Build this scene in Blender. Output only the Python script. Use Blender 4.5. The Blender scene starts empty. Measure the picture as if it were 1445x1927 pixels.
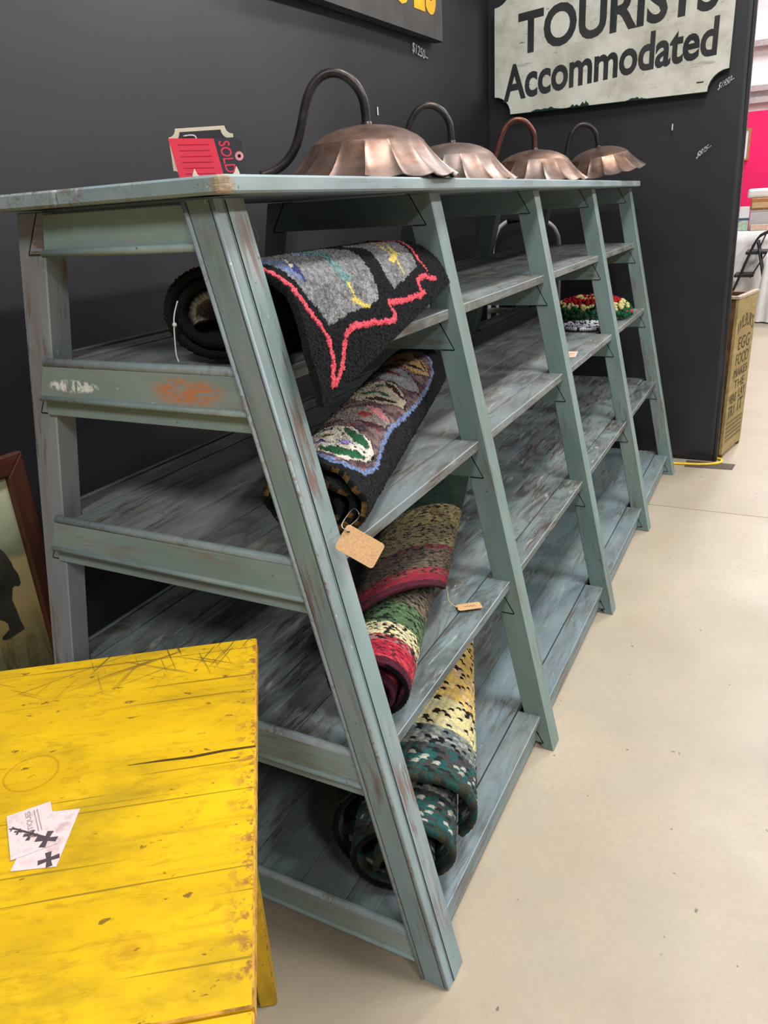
import bpy, bmesh, math, random
import numpy as np
from mathutils import Matrix, Vector
random.seed(7); RNG = np.random.default_rng(7)
sc = bpy.context.scene
COL = sc.collection

# ------------------------------------------------------------------ camera
W_PX, H_PX, F_PX = 1445, 1927, 1408.08
yaw, pitch, roll = 0.4945, 0.3834, -0.0624
cam = bpy.data.objects.new('camera', bpy.data.cameras.new('camera')); COL.objects.link(cam)
_f = Vector((math.cos(pitch)*math.cos(yaw), math.cos(pitch)*math.sin(yaw), -math.sin(pitch)))
_rt = Vector((math.sin(yaw), -math.cos(yaw), 0)); _up = _rt.cross(_f)
_r2 = _rt*math.cos(roll)+_up*math.sin(roll); _u2 = -_rt*math.sin(roll)+_up*math.cos(roll)
M = Matrix((_r2, _u2, -_f)).transposed().to_4x4(); M.translation = (-0.946, -0.9894, 1.4685)
cam.matrix_world = M
cam.data.sensor_fit = 'VERTICAL'; cam.data.sensor_height = 24.0; cam.data.lens = F_PX/H_PX*24.0
cam.data.clip_start = 0.05; cam.data.clip_end = 100
sc.camera = cam

# ------------------------------------------------------------------ light
wd = bpy.data.worlds.new('hall_air'); sc.world = wd; wd.use_nodes = True
wd.node_tree.nodes['Background'].inputs[0].default_value = (0.97, 0.98, 1.0, 1)
wd.node_tree.nodes['Background'].inputs[1].default_value = 0.20
def area(name, loc, size, power, color=(1, .985, .985), rot=(0, 0, 0)):
    l = bpy.data.lights.new(name, 'AREA'); l.shape = 'RECTANGLE'; l.size, l.size_y = size
    l.energy = power; l.color = color
    o = bpy.data.objects.new(name, l); COL.objects.link(o); o.location = loc; o.rotation_euler = rot
    return o
for lx in (-4.0, 1.0, 6.0, 11.0, 15.0):          # rows of hall ceiling fixtures
    for ly, p in ((-1.6, 205), (-6.0, 300)):
        area('ceiling_light', (lx, ly, 5.6), (1.5, 0.7), p)
vs = sc.view_settings
vs.view_transform = 'Standard'; vs.look = 'None'; vs.gamma = 1.0; vs.use_curve_mapping = False
vs.exposure = 0.0

# ------------------------------------------------------------------ helpers
def S(r, g, b):
    f = lambda c: (c/12.92 if c <= .04045 else ((c+.055)/1.055)**2.4)
    return (f(r/255), f(g/255), f(b/255), 1)
class NT:
    def __init__(s, name, rough=.6, spec=.4, metal=0):
        s.m = bpy.data.materials.new(name); s.m.use_nodes = True
        s.t = s.m.node_tree; s.b = s.t.nodes['Principled BSDF']
        s.b.inputs['Roughness'].default_value = rough; s.b.inputs['Metallic'].default_value = metal
        s.b.inputs['Specular IOR Level'].default_value = spec
    def n(s, ty, **k):
        n = s.t.nodes.new(ty)
        for a, v in k.items(): setattr(n, a, v)
        return n
    def l(s, a, b): s.t.links.new(a, b)
    def put(s, sock, v):
        if hasattr(v, 'is_output'): s.l(v, sock)
        else: sock.default_value = v
    def obj(s, rnd=True):
        c = s.n('ShaderNodeTexCoord').outputs['Object']
        if not rnd: return c
        r = s.n('ShaderNodeObjectInfo').outputs['Random']
        m = s.n('ShaderNodeMath', operation='MULTIPLY'); s.l(r, m.inputs[0]); m.inputs[1].default_value = 37.0
        cb = s.n('ShaderNodeCombineXYZ'); s.l(m.outputs[0], cb.inputs[0]); s.l(m.outputs[0], cb.inputs[1])
        a = s.n('ShaderNodeVectorMath', operation='ADD'); s.l(c, a.inputs[0]); s.l(cb.outputs[0], a.inputs[1])
        return a.outputs[0]
    def map(s, v, scale=(1, 1, 1), loc=(0, 0, 0), rot=(0, 0, 0)):
        m = s.n('ShaderNodeMapping'); s.l(v, m.inputs[0])
        m.inputs['Scale'].default_value = scale; m.inputs['Location'].default_value = loc; m.inputs['Rotation'].default_value = rot
        return m.outputs[0]
    def noise(s, v, scale=5, detail=4, rough=.6, dist=0):
        m = s.n('ShaderNodeTexNoise'); s.l(v, m.inputs['Vector'])
        m.inputs['Scale'].default_value = scale; m.inputs['Detail'].default_value = detail
        m.inputs['Roughness'].default_value = rough; m.inputs['Distortion'].default_value = dist
        return m.outputs['Fac']
    def vor(s, v, scale=5, feature='F1', out='Distance'):
        m = s.n('ShaderNodeTexVoronoi', feature=feature); s.l(v, m.inputs['Vector']); m.inputs['Scale'].default_value = scale
        return m.outputs[out]
    def ramp(s, f, *st):
        m = s.n('ShaderNodeValToRGB'); s.l(f, m.inputs[0]); e = m.color_ramp.elements
        while len(e) < len(st): e.new(.5)
        for q, (p, c) in zip(e, st):
            q.position = p; q.color = c if not isinstance(c, (int, float)) else (c, c, c, 1)
        return m.outputs[0]
    def mix(s, f, a, b, mode='MIX'):
        m = s.n('ShaderNodeMix', data_type='RGBA', blend_type=mode)
        s.put(m.inputs[0], f); s.put(m.inputs[6], a); s.put(m.inputs[7], b); return m.outputs[2]
    def math(s, op, a, b=0.0):
        m = s.n('ShaderNodeMath', operation=op); s.put(m.inputs[0], a); s.put(m.inputs[1], b); return m.outputs[0]
    def bump(s, h, st=.3, d=.002):
        m = s.n('ShaderNodeBump'); s.l(h, m.inputs['Height']); m.inputs['Strength'].default_value = st; m.inputs['Distance'].default_value = d
        s.l(m.outputs[0], s.b.inputs['Normal'])
    def col(s, c): s.put(s.b.inputs['Base Color'], c); return s.m
    def rgh(s, c): s.put(s.b.inputs['Roughness'], c)

def plain(name, c, rough=.6, spec=.4, metal=0, var=.12, scale=40):
    t = NT(name, rough, spec, metal); v = t.obj()
    f = t.noise(v, scale, 4)
    d = tuple(max(0, x*(1-var*2)) for x in c[:3])+(1,); e = tuple(min(1, x*(1+var)) for x in c[:3])+(1,)
    return t.col(t.ramp(f, (.3, d), (.7, e)))

def wood_paint(name, teal1, teal2, wood, grey, wear, grime=(.0, .0), rough=.55, fleck=.5, extra=None):
    t = NT(name, rough, .35); v = t.obj(); o = t.obj(False)
    lo = t.noise(t.map(v, (2, 5, 5)), 1.3, 3)
    c = t.ramp(lo, (.3, teal1), (.7, teal2))
    hu = t.noise(t.map(v, (1.6, 4, 4), (5, 2, 1)), 1.2, 3)
    c = t.mix(t.ramp(hu, (.52, 0.0), (.70, .5)), c, S(118, 140, 150)); c = t.mix(t.ramp(hu, (.28, .45), (.44, 0.0)), c, S(120, 124, 108))
    # greyish rubbed areas, streaked along the grain
    g1 = t.noise(t.map(v, (3, 22, 22)), 1.0, 6, .7, .4)
    c = t.mix(t.ramp(g1, (.50, 0.0), (.72, wear)), c, grey)
    # wood showing through, narrow streaks
    g2 = t.noise(t.map(v, (7, 75, 75)), 1.0, 5, .65, .6)
    pt = t.noise(t.map(v, (3.5, 9, 9)), 1.0, 3, .55)
    k = t.math('MULTIPLY', t.ramp(g2, (.49, 0.0), (.58, 1.0)), t.ramp(pt, (.49, 0.0), (.62, min(1, wear*1.1))))
    c = t.mix(k, c, wood)
    if grime[0] > 0:
        gr = t.noise(t.map(v, (2.2, 6, 6)), 1.6, 7, .72, 1.2)
        c = t.mix(t.ramp(gr, (.46, 0.0), (.64, grime[0])), c, S(58, 52, 45))
        gl = t.noise(t.map(v, (4, 30, 30)), 1.4, 6, .7, .8)
        c = t.mix(t.ramp(gl, (.58, 0.0), (.70, grime[1])), c, S(172, 172, 160))
    fl = t.noise(t.map(v, (12, 30, 30)), 2.2, 3, .5)
    c = t.mix(t.ramp(fl, (.735, 0.0), (.76, fleck)), c, S(205, 203, 190))
    dk = t.noise(v, 60, 2, .5)
    c = t.mix(t.ramp(dk, (.74, 0.0), (.78, .7)), c, S(40, 32, 26))
    if extra: c = extra(t, c, o)
    h = t.math('ADD', g2, t.math('MULTIPLY', k, -1.2))
    t.bump(h, .45, .0012)
    t.rgh(t.ramp(g1, (.3, .42), (.75, .72)))
    return t.col(c)

TE1, TE2 = S(102, 124, 125), S(130, 149, 148)
WOODB, GREYB = S(118, 92, 76), S(128, 128, 126)
M_LEG = wood_paint('teal_leg_paint', TE1, TE2, S(112, 94, 84), S(142, 147, 150), 1.0)
M_EDGE = wood_paint('rubbed_paint_edge', S(118, 136, 138), S(146, 158, 160), S(116, 98, 84), S(146, 148, 148), .8, fleck=.8)
M_INLEG = wood_paint('teal_inner_paint', S(94, 118, 114), S(120, 140, 134), S(104, 90, 70), S(120, 122, 104), .6)
M_BACKLEG = wood_paint('grey_weathered_paint', S(120, 122, 126), S(140, 146, 148), S(104, 82, 70), S(128, 116, 112), 1.0)
M_SHELF = wood_paint('worn_shelf_paint', S(104, 112, 110), S(126, 130, 126), S(86, 76, 66), S(126, 122, 114), .9, grime=(.6, .55))
M_SHELFDK = wood_paint('dirty_shelf_paint', S(88, 104, 106), S(114, 124, 122), S(70, 58, 48), S(110, 106, 98), .9, grime=(.9, .75))
M_SHELFBT = wood_paint('bottom_shelf_paint', S(94, 112, 116), S(116, 130, 132), S(84, 74, 66), S(112, 114, 114), .7, grime=(.4, .3))
def orange_patch(t, c, o):
    d = t.n('ShaderNodeVectorMath', operation='LENGTH')
    t.l(t.map(o, (11, 34, 0), (-1.25, .25, 0)), d.inputs[0])
    n = t.noise(t.map(o, (22, 120, 90)), 1.0, 6, .75)
    f = t.math('MULTIPLY', t.ramp(d.outputs['Value'], (.55, 1.0), (1.0, 0.0)), t.ramp(n, (.44, 0.0), (.54, .85)))
    c = t.mix(f, c, S(196, 118, 66))
    d2 = t.n('ShaderNodeVectorMath', operation='LENGTH'); t.l(t.map(o, (14, 75, 0), (2.2, .80, 0)), d2.inputs[0])
    n2 = t.noise(t.map(o, (95, 45, 60)), 1.0, 4, .7)
    f2 = t.math('MULTIPLY', t.ramp(d2.outputs['Value'], (.7, 1.0), (1.0, 0.0)), t.ramp(n2, (.47, 0.0), (.52, .95)))
    return t.mix(f2, c, S(226, 228, 222))
M_APRON = wood_paint('apron_paint', S(114, 136, 133), S(140, 157, 151), S(130, 110, 98), S(140, 150, 142), .5)
M_APRONO = wood_paint('apron_paint_orange_wear', S(114, 134, 131), S(138, 154, 148), S(130, 110, 98), S(140, 148, 142), .5, extra=orange_patch)
def corner_wood(t, c, o):
    d = t.n('ShaderNodeVectorMath', operation='LENGTH'); t.l(t.map(o, (1, 1, 1), (1.680, .140, -.01)), d.inputs[0])
    e = t.math('ADD', d.outputs['Value'], t.math('MULTIPLY', t.noise(o, 60, 5, .7), .030))
    return t.mix(t.ramp(e, (.028, 1.0), (.038, 0.0)), c, t.ramp(t.noise(t.map(o, (20, 20, 160)), 4, 4), (.3, S(120, 100, 78)), (.7, S(186, 170, 142))))
M_TOP = wood_paint('top_board_paint', S(120, 142, 146), S(152, 168, 170), S(120, 100, 84), S(150, 156, 152), .5, fleck=1.0)
M_TOPF = wood_paint('top_board_paint_chipped', S(120, 142, 146), S(152, 168, 170), S(120, 100, 84), S(150, 156, 152), .5, fleck=1.0, extra=corner_wood)
M_CRACK = plain('joint_gap_dark', S(18, 20, 20), .9, .1)

def link(o, parent=None):
    COL.objects.link(o)
    if parent is not None:
        o.parent = parent
        o.matrix_parent_inverse = world(parent).inverted()
    return o
def world(o):
    return (world(o.parent) @ o.matrix_parent_inverse @ o.matrix_basis) if o.parent else o.matrix_basis.copy()
def tag(o, label, cat, group=None, kind=None):
    o['label'] = label; o['category'] = cat
    if group: o['group'] = group
    if kind: o['kind'] = kind
    return o
def empty(name, loc, label, cat, group=None):
    o = bpy.data.objects.new(name, None); o.location = loc; o.empty_display_size = .05
    COL.objects.link(o); return tag(o, label, cat, group)
def mk(name, verts, faces, mats, parent=None, Mx=None, smooth=False, mi=None, bevel=0, seg=1, wear=None):
    """verts in world space; Mx gives the object's own frame (X along the grain)"""
    Mx = Mx or Matrix.Identity(4); inv = Mx.inverted()
    me = bpy.data.meshes.new(name)
    me.from_pydata([tuple(inv @ Vector(v)) for v in verts], [], faces)
    mats = mats if isinstance(mats, (list, tuple)) else [mats]
    for m in mats: me.materials.append(m)
    bm = bmesh.new(); bm.from_mesh(me)
    if mi is not None:
        bm.faces.ensure_lookup_table()
        for f, i in zip(bm.faces, mi): f.material_index = i
    bmesh.ops.recalc_face_normals(bm, faces=bm.faces)
    if bevel:
        r = bmesh.ops.bevel(bm, geom=list(bm.edges), offset=bevel, segments=seg, affect='EDGES', profile=.5, clamp_overlap=True)
        if len(mats) > 1 and wear is not None:
            for f in r['faces']: f.material_index = wear
    for f in bm.faces: f.smooth = smooth
    bm.to_mesh(me); bm.free()
    o = bpy.data.objects.new(name, me); o.matrix_basis = Mx
    return link(o, parent)
def basis(x, z, loc):
    x = Vector(x).normalized(); z = Vector(z); z = (z-x*z.dot(x)).normalized(); y = z.cross(x)
    m = Matrix((x, y, z)).transposed().to_4x4(); m.translation = loc; return m
BOXF = [(0, 1, 2, 3), (7, 6, 5, 4), (0, 4, 5, 1), (1, 5, 6, 2), (2, 6, 7, 3), (3, 7, 4, 0)]
def prism(name, poly, ext, mats, parent=None, Mx=None, bevel=0, wear=1, **k):
    """poly: list of 3-D points (a flat outline); ext: extrusion vector"""
    n = len(poly); e = Vector(ext)
    v = [Vector(p) for p in poly]+[Vector(p)+e for p in poly]
    f = [tuple(range(n)), tuple(range(2*n-1, n-1, -1))]+[(i, i+n, (i+1) % n+n, (i+1) % n) for i in range(n)]
    return mk(name, v, f, mats, parent, Mx, bevel=bevel, wear=wear, **k)
def box(name, lo, hi, mats, parent=None, bevel=.0, grain='x', **k):
    (x0, y0, z0), (x1, y1, z1) = lo, hi
    c = ((x0+x1)/2, (y0+y1)/2, (z0+z1)/2)
    gx = {'x': (1, 0, 0), 'y': (0, 1, 0), 'z': (0, 0, 1)}[grain]
    Mx = basis(gx, (0, 0, 1) if grain != 'z' else (1, 0, 0), c)
    return prism(name, [(x0, y0, z0), (x1, y0, z0), (x1, y1, z0), (x0, y1, z0)], (0, 0, z1-z0), mats, parent, Mx, bevel, **k)
def tube_geo(pts, r, n=10, caps=True):
    pts = [Vector(p) for p in pts]; V = []; F = []
    rr = r if isinstance(r, (list, tuple)) else [r]*len(pts)
    t0 = (pts[1]-pts[0]).normalized(); up = Vector((0, 0, 1)) if abs(t0.z) < .9 else Vector((1, 0, 0))
    nx = t0.cross(up).normalized()
    for i, p in enumerate(pts):
        t = (pts[min(i+1, len(pts)-1)]-pts[max(i-1, 0)]).normalized()
        nx = (nx-t*nx.dot(t)).normalized(); ny = t.cross(nx)
        for k in range(n):
            a = 2*math.pi*k/n; V.append(p+(nx*math.cos(a)+ny*math.sin(a))*rr[i])
        if i: F += [((i-1)*n+k, (i-1)*n+(k+1) % n, i*n+(k+1) % n, i*n+k) for k in range(n)]
    if caps: F += [tuple(range(n-1, -1, -1)), tuple(range((len(pts)-1)*n, len(pts)*n))]
    return V, F
def tube(name, pts, r, m, parent=None, n=10):
    V, F = tube_geo(pts, r, n); return mk(name, V, F, m, parent, Matrix.Translation(Vector(pts[0])), smooth=True)
def crom(P, k=8):
    P = [Vector(p) for p in P]; Q = [2*P[0]-P[1]]+P+[2*P[-1]-P[-2]]; out = []
    for i in range(1, len(Q)-2):
        for j in range(k):
            t = j/k; a, b, c, d = Q[i-1:i+3]
            out.append(.5*((2*b)+(c-a)*t+(2*a-5*b+4*c-d)*t*t+(3*b-a-3*c+d)*t**3))
    return out+[P[-1]]
def lathe(name, prof, loc, m, parent=None, n=24, smooth=True):
    V = []; F = []
    for (r, z) in prof:
        V += [(loc[0]+r*math.cos(2*math.pi*k/n), loc[1]+r*math.sin(2*math.pi*k/n), loc[2]+z) for k in range(n)]
    for i in range(len(prof)-1): F += [(i*n+k, i*n+(k+1) % n, (i+1)*n+(k+1) % n, (i+1)*n+k) for k in range(n)]
    F += [tuple(range(n)), tuple(range((len(prof)-1)*n, len(prof)*n))]
    return mk(name, V, F, m, parent, Matrix.Translation(loc), smooth=smooth)
def text_geo(body, bold=0.0, spacing=1.0, shear=0.0):
    c = bpy.data.curves.new('t', 'FONT'); c.body = body; c.offset = bold; c.space_character = spacing; c.shear = shear
    c.resolution_u = 4
    o = bpy.data.objects.new('t', c); COL.objects.link(o)
    me = bpy.data.meshes.new_from_object(o.evaluated_get(bpy.context.evaluated_depsgraph_get()))
    V = np.array([v.co[:] for v in me.vertices]); F = [tuple(p.vertices) for p in me.polygons]
    bpy.data.objects.remove(o); bpy.data.curves.remove(c); bpy.data.meshes.remove(me)
    return V, F
def text(name, body, quad, m, parent, bold=0.0, spacing=1.0, shear=0.0, arch=0.0):
    """quad: world points BL, BR, TR, TL filled by the text's own bounding box"""
    V, F = text_geo(body, bold, spacing, shear)
    lo, hi = V.min(0), V.max(0); u = (V[:, 0]-lo[0])/(hi[0]-lo[0]); v = (V[:, 1]-lo[1])/(hi[1]-lo[1])
    v = v+arch*(1-(2*u-1)**2)
    q = [np.array(p, float) for p in quad]
    P = (q[0]*((1-u)*(1-v))[:, None]+q[1]*(u*(1-v))[:, None]+q[2]*(u*v)[:, None]+q[3]*((1-u)*v)[:, None])
    return mk(name, [tuple(p) for p in P], F, m, parent, Matrix.Translation(Vector(quad[0])))

# ------------------------------------------------------------------ setting: floor, walls, hall
YW, XF = .62, 3.58                 # dark back wall, dark end wall
t = NT('concrete_floor', .38, .45); v = t.obj(False)
c = t.ramp(t.noise(v, .9, 5, .6), (.3, S(154, 141, 121)), (.7, S(176, 163, 142)))
c = t.mix(t.ramp(t.noise(v, 5, 7, .7), (.42, 0.0), (.7, .45)), c, S(152, 143, 130))
c = t.mix(t.ramp(t.noise(v, 90, 3, .6), (.35, .35), (.6, 0.0)), c, S(150, 138, 120))
c = t.mix(t.ramp(t.noise(v, 34, 2, .4), (.765, 0.0), (.775, .8)), c, S(80, 70, 60))
t.bump(t.noise(v, 60, 4), .08, .002); t.rgh(t.ramp(t.noise(v, 3, 4), (.3, .34), (.7, .5))); M_FLOOR = t.col(c)
fl = box('floor', (-9, -14, -.1), (2.790, 6, 0), M_FLOOR); fl['kind'] = 'structure'
fl2 = box('floor', (2.795, -14, -.1), (22, 6, 0), M_FLOOR); fl2['kind'] = 'structure'
fj = box('trim_1', (2.77, -14, -.12), (2.815, 6, -.006), plain('floor_joint_dark', S(84, 74, 64), .9, .1)); fj['kind'] = 'structure'

t = NT('black_backdrop_paper', .45, .75); v = t.obj(False)
c = t.ramp(t.noise(v, 1.2, 4), (.3, S(13, 14, 20)), (.7, S(18, 19, 27)))
t.bump(t.noise(t.map(v, (1, 1, 1)), 420, 2), .10, .0006); t.rgh(t.ramp(t.noise(v, 2.2, 3), (.3, .44), (.7, .56))); M_WALL = t.col(c)
def paper(name, p0, du, dv, nrm, nu, nv, amp, seedo, edge=None):
    V = []
    for j in range(nv+1):
        for i in range(nu+1):
            p = Vector(p0)+Vector(du)*(i/nu)+Vector(dv)*(j/nv)
            if edge: p.y = p0[1]+(edge(p.z)-p0[1])*(i/nu)
            a = p.dot(Vector(du).normalized()); b = p.z
            e = min(1, 4*(1-j/nv)+.15)
            h = math.sin(a*2.1+seedo)*math.cos(b*1.3+seedo)+.5*math.sin(a*4.7+b*2.2+seedo)+.35*math.sin(b*6.1-a*1.7)
            h += .25*math.sin(a*11+b*9)*max(0, 1-b*1.3)
            V.append(p+Vector(nrm)*(h*amp))
    F = [(j*(nu+1)+i, j*(nu+1)+i+1, (j+1)*(nu+1)+i+1, (j+1)*(nu+1)+i) for j in range(nv) for i in range(nu)]
    n = len(V); B = [v-Vector(nrm)*.03 for v in V]; F2 = [tuple(k+n for k in f[::-1]) for f in F]
    rim = [i for i in range(nu+1)]+[j*(nu+1)+nu for j in range(1, nv+1)]+[nv*(nu+1)+i for i in range(nu-1, -1, -1)]+[j*(nu+1) for j in range(nv-1, 0, -1)]
    R = [(rim[k], rim[(k+1) % len(rim)], rim[(k+1) % len(rim)]+n, rim[k]+n) for k in range(len(rim))]
    o = mk(name, V+B, F+F2+R, M_WALL, smooth=False); o['kind'] = 'structure'
    for p in o.data.polygons: p.use_smooth = p.index < 2*len(F)
    return o
WEDGE = lambda z: -.752+.0206*z
wall_b = paper('wall_back', (-6, YW, 0), (XF+6, 0, 0), (0, 0, 3.0), (0, -1, 0), 140, 46, .004, 0)
wall_f = paper('wall_far', (XF, YW+.03, 0.004), (0, -(.755+YW+.03), 0), (0, 0, 3.0), (-1, 0, 0), 44, 70, .005, 1.7, WEDGE)
# closed edge of the end wall
we = prism('trim_2', [(XF-.002, WEDGE(.004)-.006, .004), (XF+.04, WEDGE(.004)-.006, .004), (XF+.04, WEDGE(3)-.006, 3.0), (XF-.002, WEDGE(3)-.006, 3.0)], (0, .018, 0), M_WALL, bevel=.003); we['kind'] = 'structure'

M_CHALK = plain('white_chalk', S(205, 205, 205), .9, .1, var=.2, scale=300)
def wy(x, z, y=YW-.0095): return (x, y, z)
def wx(y, z, x=XF-.0105): return (x, y, z)
text('chalk_price', '$1250--', [wy(2.555, 2.105), wy(2.725, 2.088), wy(2.725, 2.128), wy(2.555, 2.152)], M_CHALK, wall_b, 0.0, 1.0, .2)
text('chalk_price', '$1950--', [wx(-.572, 1.915), wx(-.640, 1.948), wx(-.648, 1.985), wx(-.576, 1.950)], M_CHALK, wall_f, 0.0, 1.0, .25)
text('chalk_price', '$875--', [wx(-.500, 1.612), wx(-.566, 1.660), wx(-.572, 1.690), wx(-.505, 1.648)], M_CHALK, wall_f, 0.0, 1.0, .25)
box('chalk_tick', (XF-.0125, -.377, 1.760), (XF-.0115, -.371, 1.790), M_CHALK, wall_f)
box('chalk_tick', (2.18, YW-.0105, 1.835), (2.19, YW-.0095, 1.865), M_CHALK, wall_b)

# ------------------------------------------------------------------ teal shelving unit
HT = 1.5; BW, TW = .5624, .2298
yw = lambda z: BW+(TW-BW)*z/HT
U = [0.022, .7825, 1.6138, 2.4451, 3.2764]
TH = [.050, .058, .058, .058, .058]; LW = .067; INS = .0176
ZS = [1.236, .909, .525, .112]; ST = .024
unit = empty('shelving_unit', (1.65, 0, 0), 'long teal-painted wooden A-frame shelving unit with four shelves and leaning posts', 'shelf')
def leg(k, side):
    mat = M_INLEG if k else (M_LEG if side < 0 else M_BACKLEG)
    g = lambda y, z: (U[k], side*y, z)
    z0 = 0.0; z1 = HT
    if side < 0 and k in (1, 2):      # snapped-off foot with a stepped break
        zb = .0; poly = [g(yw(0), 0), g(yw(HT), HT), g(yw(HT)-LW, HT), g(yw(.05)-LW, .05), g(yw(.05)-LW+.03, .05), g(yw(0)-LW+.032, 0)]
    else:
        poly = [g(yw(0), 0), g(yw(HT), HT), g(yw(HT)-LW, HT), g(yw(0)-LW, 0)]
    d = Vector((0, side*(TW-BW), HT))
    Mx = basis(d, (1, 0, 0), (U[k]+.02, side*(yw(.75)-LW/2), .75))
    return prism('leg', poly, (TH[k], 0, 0), [mat, M_EDGE], unit, Mx, bevel=.0025)
for k in range(5):
    for s in (-1, 1): leg(k, s)
# front casing of the near frame, with beaded margins
d = Vector((0, BW-TW, HT)); nrm = Vector((0, -(HT), (BW-TW))).normalized()
cas = lambda y, z, x=0.0: (x, -y, z)
Mx0 = basis((0, BW-TW, HT), (1, 0, 0), (.0, -yw(.75)+LW/2, .75))
casing = prism('casing', [cas(yw(.0)-.002, 0), cas(yw(HT)-.002, HT), cas(yw(HT)-LW, HT), cas(yw(0)-LW, 0)], (.022, 0, 0), [M_LEG, M_EDGE], unit, Mx0, bevel=.002)
for off, rr in ((.007, .0035), (LW-.007, .0045)):
    tube('bead', [cas(yw(.004)-off, .004, .0008), cas(yw(HT-.004)-off, HT-.004, .0008)], rr, M_EDGE, casing, 8)
for off in (.0115, LW-.0125):
    prism('groove', [cas(yw(.004)-off, .004, -.0002), cas(yw(HT-.004)-off, HT-.004, -.0002), cas(yw(HT-.004)-off-.0011, HT-.004, -.0002), cas(yw(.004)-off-.0011, .004, -.0002)], (.0006, 0, 0), M_CRACK, casing)
prism('groove', [(.0225, -yw(.004)-.0004, .004), (.0225, -yw(HT-.004)-.0004, HT-.004), (.0238, -yw(HT-.004)-.0004, HT-.004), (.0238, -yw(.004)-.0004, .004)], (0, .001, 0), M_CRACK, casing)
# dovetailed rails under the top and under each shelf
def rail(k, zt, zb):
    u = U[k]-.0015; a = yw(zt)-LW+.012; b = yw(zb)-LW*.42
    zd = zt if zt < 1.45 else zt
    pol = [(u, -a, zt), (u, -b, zb), (u, b, zb), (u, a, zt)]
    m = M_INLEG if k else M_BACKLEG
    o = prism('rail', pol, (.026, 0, 0), [m, M_EDGE], unit, basis((0, 1, 0), (1, 0, 0), (u, 0, (zt+zb)/2)), bevel=.0012)
    for s in (-1, 1):        # open joint line at the dovetail shoulder
        e = .0011 if k else -.0004; zl_ = .0016 if k else .0008
        prism('joint_gap', [(u-.0004, s*(a+.0003), zt), (u-.0004, s*(b+.0003), zb), (u-.0004, s*(b+e+.0012), zb), (u-.0004, s*(a+e+.0012), zt)], (.002, 0, 0), M_CRACK, o)
        prism('joint_gap', [(u-.0004, s*(b-LW*.5), zb-zl_), (u-.0004, s*b, zb-zl_), (u-.0004, s*b, zb), (u-.0004, s*(b-LW*.5), zb)], (.002, 0, 0), M_CRACK, o)
for k in range(5):
    rail(k, HT-.002, 1.430)
    for z in ZS[:3]: rail(k, z-ST, z-.098)
    rail(k, ZS[3]-ST, ZS[3]-.092)
# shelf planks
MS = [M_SHELF, M_SHELF, M_SHELFDK, M_SHELFBT]
NPL = [4, 5, 6, 7]
for j, z in enumerate(ZS):
    w = yw(z)-INS; wi = w-LW-.001
    for k in range(4):
        x0 = U[k]+TH[k]+.001; x1 = U[k+1]-.001
        box('shelf_plank', (x0, -w, z-ST), (x1, -wi-.0030, z), [MS[j], M_EDGE], unit, bevel=.0016)
        box('shelf_plank', (x0, wi+.003, z-ST), (x1, w, z), MS[j], unit, bevel=.0008)
    n = NPL[j]; cuts = [-wi]
    for i in range(1, n): cuts.append(-wi+2*wi*i/n+random.uniform(-.012, .012))
    cuts.append(wi)
    for i in range(n):
        dz = random.uniform(-.001, .0)
        box('shelf_plank', (.022, cuts[i]+.0009, z-ST+dz), (U[4]+TH[4], cuts[i+1]-.0009, z+dz), MS[j], unit, bevel=.0005)
    box('back_lip', (U[0]+.06, w+.001, z-ST), (U[4], w+.012, z+.006), [MS[j], M_EDGE], unit, bevel=.002)
    # near end: nosing, apron board, bead and shadow board
    box('end_filler', (.020, -(yw(z)-LW), z-ST), (.0219, w-.03, z+.0), MS[j], unit)
    yl = w-.030; yr = yw(z)-LW-.001
    a_hi, a_lo = z+.010, z-.062
    ap = [(.004, yl-.012, a_hi-.012), (.004, yl+.012, a_lo), (.004, -(yw(a_lo)-LW), a_lo), (.004, -(yw(a_hi)-LW), a_hi-.012)]
    apr = prism('end_apron', ap, (.016, 0, 0), [M_APRONO if j == 0 else M_APRON, M_EDGE], unit, basis((0, -1, 0), (-1, 0, 0), (0.004, 0, (a_hi+a_lo)/2)), bevel=.0015)
    tube('nosing', [(.010, yl-.016, a_hi-.006), (.010, -(yw(a_hi)-LW)-.002, a_hi-.006)], .0085, M_EDGE, apr, 10)
    tube('bead', [(.004, yl+.011, a_lo-.002), (.004, -(yw(a_lo)-LW)-.002, a_lo-.002)], .0055, M_APRON, apr, 8)
    zl = z-.100 if j < 3 else z-.094
    prism('end_rail', [(.016, yl+.012, a_lo), (.016, yl+.018, zl), (.016, -(yw(zl)-LW), zl), (.016, -(yw(a_lo)-LW), a_lo)], (.006, 0, 0), [M_APRON, M_EDGE], unit, basis((0, -1, 0), (-1, 0, 0), (.016, 0, zl)), bevel=.0012)
# end apron under the top
apr = prism('end_apron', [(.010, .150, HT-.006), (.010, .165, 1.433), (.010, -(yw(1.433)-LW), 1.433), (.010, -(yw(HT)-LW), HT-.006)], (.012, 0, 0), [M_APRON, M_EDGE], unit, basis((0, -1, 0), (-1, 0, 0), (.010, 0, 1.46)), bevel=.0015)
tube('bead', [(.008, .165, 1.431), (.008, -(yw(1.431)-LW)-.001, 1.431)], .0065, M_APRON, apr, 8)
# skirt under the bottom shelf
for k in range(4):
    z = ZS[3]-ST; y = -(yw(z)-INS-.018)
    box('skirt', (U[k]+TH[k]+.001, y, .018), (U[k+1]-.001, y+.018, z), [M_LEG, M_EDGE], unit, bevel=.0015)
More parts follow.
